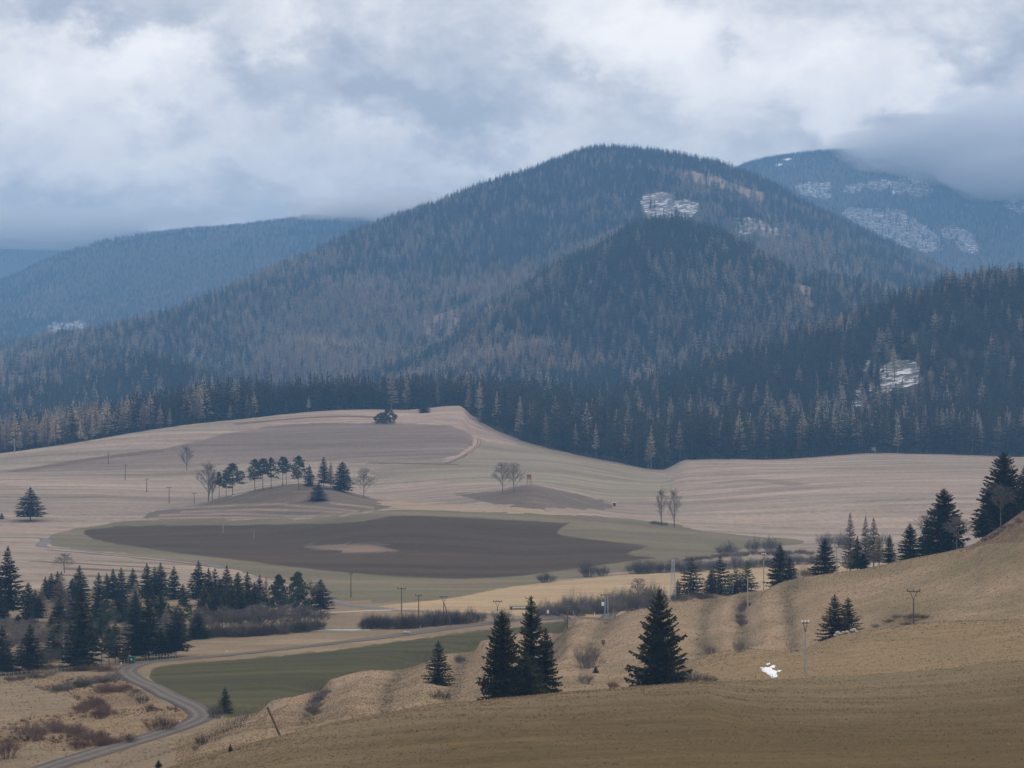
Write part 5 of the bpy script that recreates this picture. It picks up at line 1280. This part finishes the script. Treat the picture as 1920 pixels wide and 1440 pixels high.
for nm, P, a0, b0, m in CLEAR:
    zs = (PYd > a0) & (PYd < b0)
    ii = np.where(zs)[0]
    hit = np.zeros(len(ii), bool)
    for fr in (0, .35, .7, .95): hit |= psdf(P, np.stack([PX[ii], pyb[ii] - fr * hp[ii]], 1)) > (1.5 if 'thaw' not in nm else 4)
    keep[ii[hit & (frng.random(len(ii)) < (.86 if 'thaw' not in nm else .62))]] = False
# leave out what the ground in front hides altogether
colx = np.arange(-200, 2121, 8.); Yg = np.exp(np.linspace(math.log(1500), math.log(11500), 260))
GP = YH - (ground(colx[None], Yg[:, None]) - CZ) / Yg[:, None] * F
run = np.minimum.accumulate(GP, 0)
ci = np.clip(((PX + 200) / 8).round().astype(int), 0, len(colx) - 1)
yi = np.clip(np.searchsorted(Yg, PYd * .985) - 1, 0, len(Yg) - 1)
keep &= (pyb - hp) < run[yi, ci] + 16
PX, PYd, Zt, isl, Hh, WX, pyb, hp = (q_[keep] for q_ in (PX, PYd, Zt, isl, Hh, WX, pyb, hp))
print('forest trees', len(PX))
# the trees along the wood's edge are built one by one; no forest instance stands on them
NSING = []
def edge_row(x0, x1, step, back, h0, h1, plarch, n0):
    x = x0
    while x < x1:
        Y = float(edgeY(np.array([x]))[0]) + back + frng.uniform(-5, 5)
        NSING.append((x + frng.uniform(-3, 3), Y, frng.uniform(h0, h1), frng.random() < plarch, n0))
        x += step * frng.uniform(.75, 1.3)
edge_row(-10, 620, 24, 6, 8, 14, .35, 0); edge_row(640, 870, 11, 8, 16, 25, .16, 1); edge_row(872, 1285, 8.6, 5, 17, 28, .16, 2); edge_row(1292, 1935, 8.6, 4, 19, 31, .11, 3); edge_row(1292, 1935, 19, 16, 23, 32, .25, 3); edge_row(880, 1280, 15, 18, 20, 28, .2, 2)
keep = np.ones(len(PX), bool)
for x, Y, h, l, z in NSING: keep &= ~((np.abs(WX - (x - CX) / F * Y) < 2.2) & (np.abs(PYd - Y) < 4))
pts = np.stack([WX, PYd, Zt - .3], 1)[keep]
var = np.where(isl, 3 + frng.integers(0, 2, len(PX)), frng.integers(0, 3, len(PX)))[keep]
hs = Hh[keep]
def forest_object(name, pts, var, hs, label, protos=None):
    protos = protos or FTO
    me = bpy.data.meshes.new(name)
    me.vertices.add(len(pts)); me.vertices.foreach_set('co', pts.astype(np.float32).ravel())
    for k_, arr, ty in (('kind_of_tree', var, 'INT'), ('height', hs, 'FLOAT'), ('turn', frng.uniform(0, 6.28, len(pts)), 'FLOAT'), ('girth', frng.uniform(1.05, 1.75, len(pts)), 'FLOAT')):
        a = me.attributes.new(k_, ty, 'POINT'); a.data.foreach_set('value', np.asarray(arr, np.int32 if ty == 'INT' else np.float32))
    o = tag(obj(name, me), label, None, None, 'stuff')
    ng = bpy.data.node_groups.new(name, 'GeometryNodeTree')
    ng.interface.new_socket('Geometry', in_out='INPUT', socket_type='NodeSocketGeometry')
    ng.interface.new_socket('Geometry', in_out='OUTPUT', socket_type='NodeSocketGeometry')
    N = ng.nodes; Lk = ng.links.new
    gi, go = N.new('NodeGroupInput'), N.new('NodeGroupOutput')
    def attr(nm, ty):
        a = N.new('GeometryNodeInputNamedAttribute'); a.data_type = ty; a.inputs[0].default_value = nm
        return a.outputs[0]
    kd, hh, tn, gr = attr('kind_of_tree', 'INT'), attr('height', 'FLOAT'), attr('turn', 'FLOAT'), attr('girth', 'FLOAT')
    wd = N.new('ShaderNodeMath'); wd.operation = 'MULTIPLY'; Lk(hh, wd.inputs[0]); Lk(gr, wd.inputs[1])
    sc = N.new('ShaderNodeCombineXYZ'); Lk(wd.outputs[0], sc.inputs[0]); Lk(wd.outputs[0], sc.inputs[1]); Lk(hh, sc.inputs[2])
    ro = N.new('ShaderNodeCombineXYZ'); Lk(tn, ro.inputs[2])
    jn = N.new('GeometryNodeJoinGeometry')
    for i, fo in enumerate(protos):
        oi = N.new('GeometryNodeObjectInfo'); oi.inputs['Object'].default_value = fo
        oi.inputs['As Instance'].default_value = True
        cp = N.new('FunctionNodeCompare'); cp.data_type = 'INT'; cp.operation = 'EQUAL'
        ia = [s_ for s_ in cp.inputs if s_.type == 'INT']
        Lk(kd, ia[0]); ia[1].default_value = i
        ip = N.new('GeometryNodeInstanceOnPoints')
        Lk(gi.outputs[0], ip.inputs['Points']); Lk(cp.outputs[0], ip.inputs['Selection']); Lk(oi.outputs['Geometry'], ip.inputs['Instance'])
        Lk(ro.outputs[0], ip.inputs['Rotation']); Lk(sc.outputs[0], ip.inputs['Scale'])
        Lk(ip.outputs[0], jn.inputs[0])
    Lk(jn.outputs[0], go.inputs[0])
    md = o.modifiers.new('trees', 'NODES'); md.node_group = ng
    return o
forest_object('forest', pts, var, hs, 'dense spruce and larch forest covering the hills and mountain')
ESP = [conifer_crown(180 + i, 15, 7, 2, M_fspruce, start=.1 + .04 * i, r0=.16, droop=.45, width=.48, sag=.18) for i in range(3)]
ELA = [conifer_crown(190 + i, 17, 7, 2, M_flarch, start=.2 + .08 * i, r0=.15, droop=.1, width=.24, sag=.08, gaps=.06) for i in range(2)]
def edge_label(x, Y, h, l, z):
    kind = 'bare pale larch' if l else 'dark spruce'
    if z == 0:
        where = next(t for q, t in ((90, 'by the pale pole of the far left forest edge'), (200, 'around the red brown stand at the far left forest edge'), (420, 'midway along the far left forest edge'), (9999, 'where the left forest edge meets the bleached hilltop')) if x < q)
        size = 'small' if h < 12 else 'taller'
    elif z == 1:
        where = next(t for q, t in ((712, 'left of the two low hilltop pines'), (795, 'between the low pines and the small hilltop tree'), (9999, 'behind the top of the bleached hilltop')) if x < q)
        size = 'shorter' if h < 20.5 else 'tall'
    else:
        back = Y > float(edgeY(np.array([x]))[0]) + 11
        if z == 2: where = next(t for q, t in ((960, 'at the upper corner of the forest tongue'), (1080, 'on the middle edge of the forest tongue'), (1190, 'on the lower edge of the forest tongue'), (9999, 'at the lowest tip of the forest tongue')) if x < q)
        else: where = next(t for q, t in ((1420, 'at the left end of the straight forest edge'), (1540, 'at the forest edge halfway to the grey hunting stand'), (1638, 'at the forest edge left of the grey hunting stand'), (1740, 'at the forest edge right of the grey hunting stand'), (1850, 'at the forest edge before the tall skyline spruces'), (9999, 'at the forest edge by the right picture edge')) if x < q)
        size = 'tall second row' if back else 'shorter front row' if h < (22.5 if z == 2 else 25) else 'tall front row'
    return size + ' ' + kind + ' ' + where
for x, Y, h, l, z in NSING:
    if l and z == 3: h *= .8
    p = at(x, Y, -.3)
    lb = edge_label(x, Y, h, l, z)
    o = empty('larch_tree' if l else 'spruce_tree', p, lb, 'tree', lb + 's' if False else 'like trees: ' + lb, frng.uniform(0, 6.28), 0, (h * frng.uniform(.9, 1.25),) * 2 + (h,))
    obj('trunk', TR['bare'] if l else TR['spruce'], o)
    obj('crown', ELA[frng.integers(0, 2)] if l else ESP[frng.integers(0, 3)], o)

# ------------------------------------------------------------------ dead grass: tussocks that give the near slopes their nap
def tuft(seed, m, n=16, spread=.55):
    r_ = np.random.default_rng(seed); ts = TriSet()
    for _ in range(n):
        a = r_.uniform(0, 6.28); o_ = V(math.cos(a), math.sin(a), 0); b_ = o_ * r_.uniform(0, .35); sd = V(-math.sin(a), math.cos(a), 0) * .06
        ts.tri(b_ - sd, b_ + sd, b_ + o_ * r_.uniform(.1, spread) + UP * r_.uniform(.55, 1.1))
    return bpy.data.objects.new('tussock', mesh('tussock', np.array(ts.v), np.array(ts.f), [m]))
M_straw = leafmat('straw', (.185, .132, .072), (.25, .178, .10), None, world_scale=.05, rnd=.35)
M_strawpale = leafmat('pale_straw', (.265, .195, .13), (.33, .245, .165), None, world_scale=.05, rnd=.3)
M_weed = leafmat('dead_weeds', (.12, .092, .055), (.165, .12, .07), (.15, .095, .06), world_scale=.05, rnd=.3)
M_redweed = leafmat('red_brown_weeds', (.15, .085, .055), (.20, .125, .075), (.24, .165, .09), world_scale=.05, rnd=.3)
TF = [tuft(1, M_straw), tuft(2, M_strawpale), tuft(3, M_weed, 18, .4), tuft(4, M_redweed, 18, .4)]
def grass(name, px, Y, kinds, h, label):
    z = ground(px, Y); P = np.stack([(px - CX) / F * Y, Y, z - .03], 1)
    forest_object(name, P, kinds, h, label, TF)
n = 60000
px = frng.uniform(120, 1980, n); yc2 = curve(Y2, px); Y = 205 + (yc2 + 3 - 205) * np.sqrt(frng.random(n)) 
nz = vnoise((px - CX) / F * Y, Y * 2.2, 9, 41) + .5 * vnoise((px - CX) / F * Y, Y * 2, 3, 42)
k = frng.random(n) < np.clip(.5 + 1.3 * nz, .12, 1)
px, Y = px[k], Y[k]
grass('meadow_grass', px, Y, np.where(frng.random(len(px)) < np.clip((1500 - px) / 1800, .05, .45), 1, np.where(frng.random(len(px)) < .93, 0, 2)), frng.uniform(.06, .20, len(px)), 'short dead grass tussocks of the hay meadow')
n = 70000
px = frng.uniform(330, 1980, n); a_ = curve(Y2, px) + 2; b2 = curve(SLOPE_Y, px) + 2; Y = a_ + (b2 - a_) * frng.random(n) ** .8
x = (px - CX) / F * Y
pp_ = YH - (ground(px, Y) - CZ) / Y * F
bd = np.min([pldist(b_, np.stack([px, pp_], 1)) for b_ in BANDS], 0)
near_edge = (Y - a_) < 30 * (1 + 1.6 * vnoise(x, Y, 12, 43))
onband = (bd < 12 + 8 * vnoise(x, Y, 9, 44)) & (frng.random(n) < .3) | near_edge & (px < 1300) & (frng.random(n) < .35)
kd = np.where(onband, 2, np.where(frng.random(n) < .45, 0, 1))
kd = np.where((kd == 2) & (frng.random(n) < .25), 3, kd)
onhill = psdf([(1800, 1034), (1838, 1012), (1868, 990), (1900, 965), (1930, 940), (2300, 880), (2420, 1000), (1920, 1017), (1850, 1020)], np.stack([px, pp_], 1)) > -3
kd = np.where(onhill, np.where(frng.random(n) < .5, 2, 3), kd)
hh = np.where(onband, frng.uniform(.1, .3, n), frng.uniform(.07, .22, n))
grass('slope_grass', px, Y, kd, hh, 'long dead grass and weeds on the pasture slope')
n = 12000
px = frng.uniform(-60, 420, n); Y = frng.uniform(395, 610, n)
x = (px - CX) / F * Y; pp_ = YH - (ground(px, Y) - CZ) / Y * F
RD = catmull(np.array(ROAD, float), 4.)
inscrub = psdf([(-60, 1258), (220, 1258), (360, 1345), (330, 1362), (150, 1402), (-60, 1400), (60, 1345), (150, 1330), (150, 1308), (60, 1282), (-60, 1275)], np.stack([px, pp_], 1)) > -6
k = (psdf([(262, 1250), (900, 1180), (700, 1300), (440, 1356), (392, 1346), (320, 1304), (280, 1284)], np.stack([px, pp_], 1)) < 0) & (pldist(RD[::4], np.stack([px, pp_], 1)) > 11) & (px < 330 + (1440 - pp_) * .2) & (inscrub | (frng.random(n) < .35))
px, Y, x, inscrub = px[k], Y[k], x[k], inscrub[k]
rd = inscrub & (frng.random(len(px)) < .14 + 1.3 * vnoise(x, Y, 12, 45))
grass('scrub_weeds', px, Y, np.where(rd, np.where(frng.random(len(px)) < .6, 3, 2), np.where(frng.random(len(px)) < .6, 0, 1)), np.where(rd, frng.uniform(.25, .7, len(px)), frng.uniform(.1, .3, len(px))), 'tall dead weeds and grass of the scrubland beside the road')
HAZE = 1.13e-4
# ------------------------------------------------------------------ air
def volume(name, col, dens, aniso=0.):
    m = bpy.data.materials.new(name); m.use_nodes = True
    t = NT(m.node_tree)
    v = t.new('ShaderNodeVolumePrincipled', ins={'Color': col, 'Density': dens, 'Anisotropy': aniso})
    o = t.new('ShaderNodeOutputMaterial'); t.t.links.new(v.outputs[0], o.inputs['Volume'])
    return m
b = MB()
b.box((0, 6100, 340), (15500, 6700, 600))
tag(b.build('haze', volume('haze_air', (.27, .56, 1.), HAZE)), kind='stuff')

# mist hanging on the far summits: closed bodies of thin cloud
def mist(px, py, Y, rx, ry, rz_, dens, seed):
    r_ = random.Random(seed); b = MB()
    import bmesh
    bm = bmesh.new(); bmesh.ops.create_icosphere(bm, subdivisions=4, radius=1)
    co = np.array([v_.co[:] for v_ in bm.verts]); f = [tuple(q.index for q in fc.verts) for fc in bm.faces]; bm.free()
    k = 1 + .5 * vnoise(co[:, 0] * 10 + seed * 7, co[:, 2] * 10 + co[:, 1] * 6, 7, seed) + .3 * vnoise(co[:, 0] * 10, co[:, 2] * 14 + co[:, 1] * 9 + seed, 3, seed + 1)
    o = obj('mist', mesh('mist', co * k[:, None] * [rx, ry, rz_], f, [volume('mist_air', (.92, .95, 1.), dens)], smooth=True), None, ((px - CX) / F * Y, Y, gz(py, Y)))
    tag(o, kind='stuff')
n_ = 0
for px, py, Y, rx, ry, rz_, dens in [(1640, 272, 7500, 130, 260, 40, .0016), (1770, 272, 7400, 220, 300, 88, .0034), (1910, 268, 7350, 240, 300, 128, .004), (1885, 318, 7150, 200, 200, 70, .003), (2090, 250, 7400, 280, 300, 150, .003),
                       (655, 396, 7700, 150, 260, 34, .0028), (750, 388, 7600, 160, 260, 48, .003), (60, 426, 9700, 420, 300, 66, .003), (-160, 412, 9800, 330, 300, 70, .0022), (290, 408, 9700, 260, 260, 36, .0014)]:
    for q_ in (1., .74, .5):
        n_ += 1
        mist(px, py, Y, rx * q_, ry * q_, rz_ * q_, dens, n_)
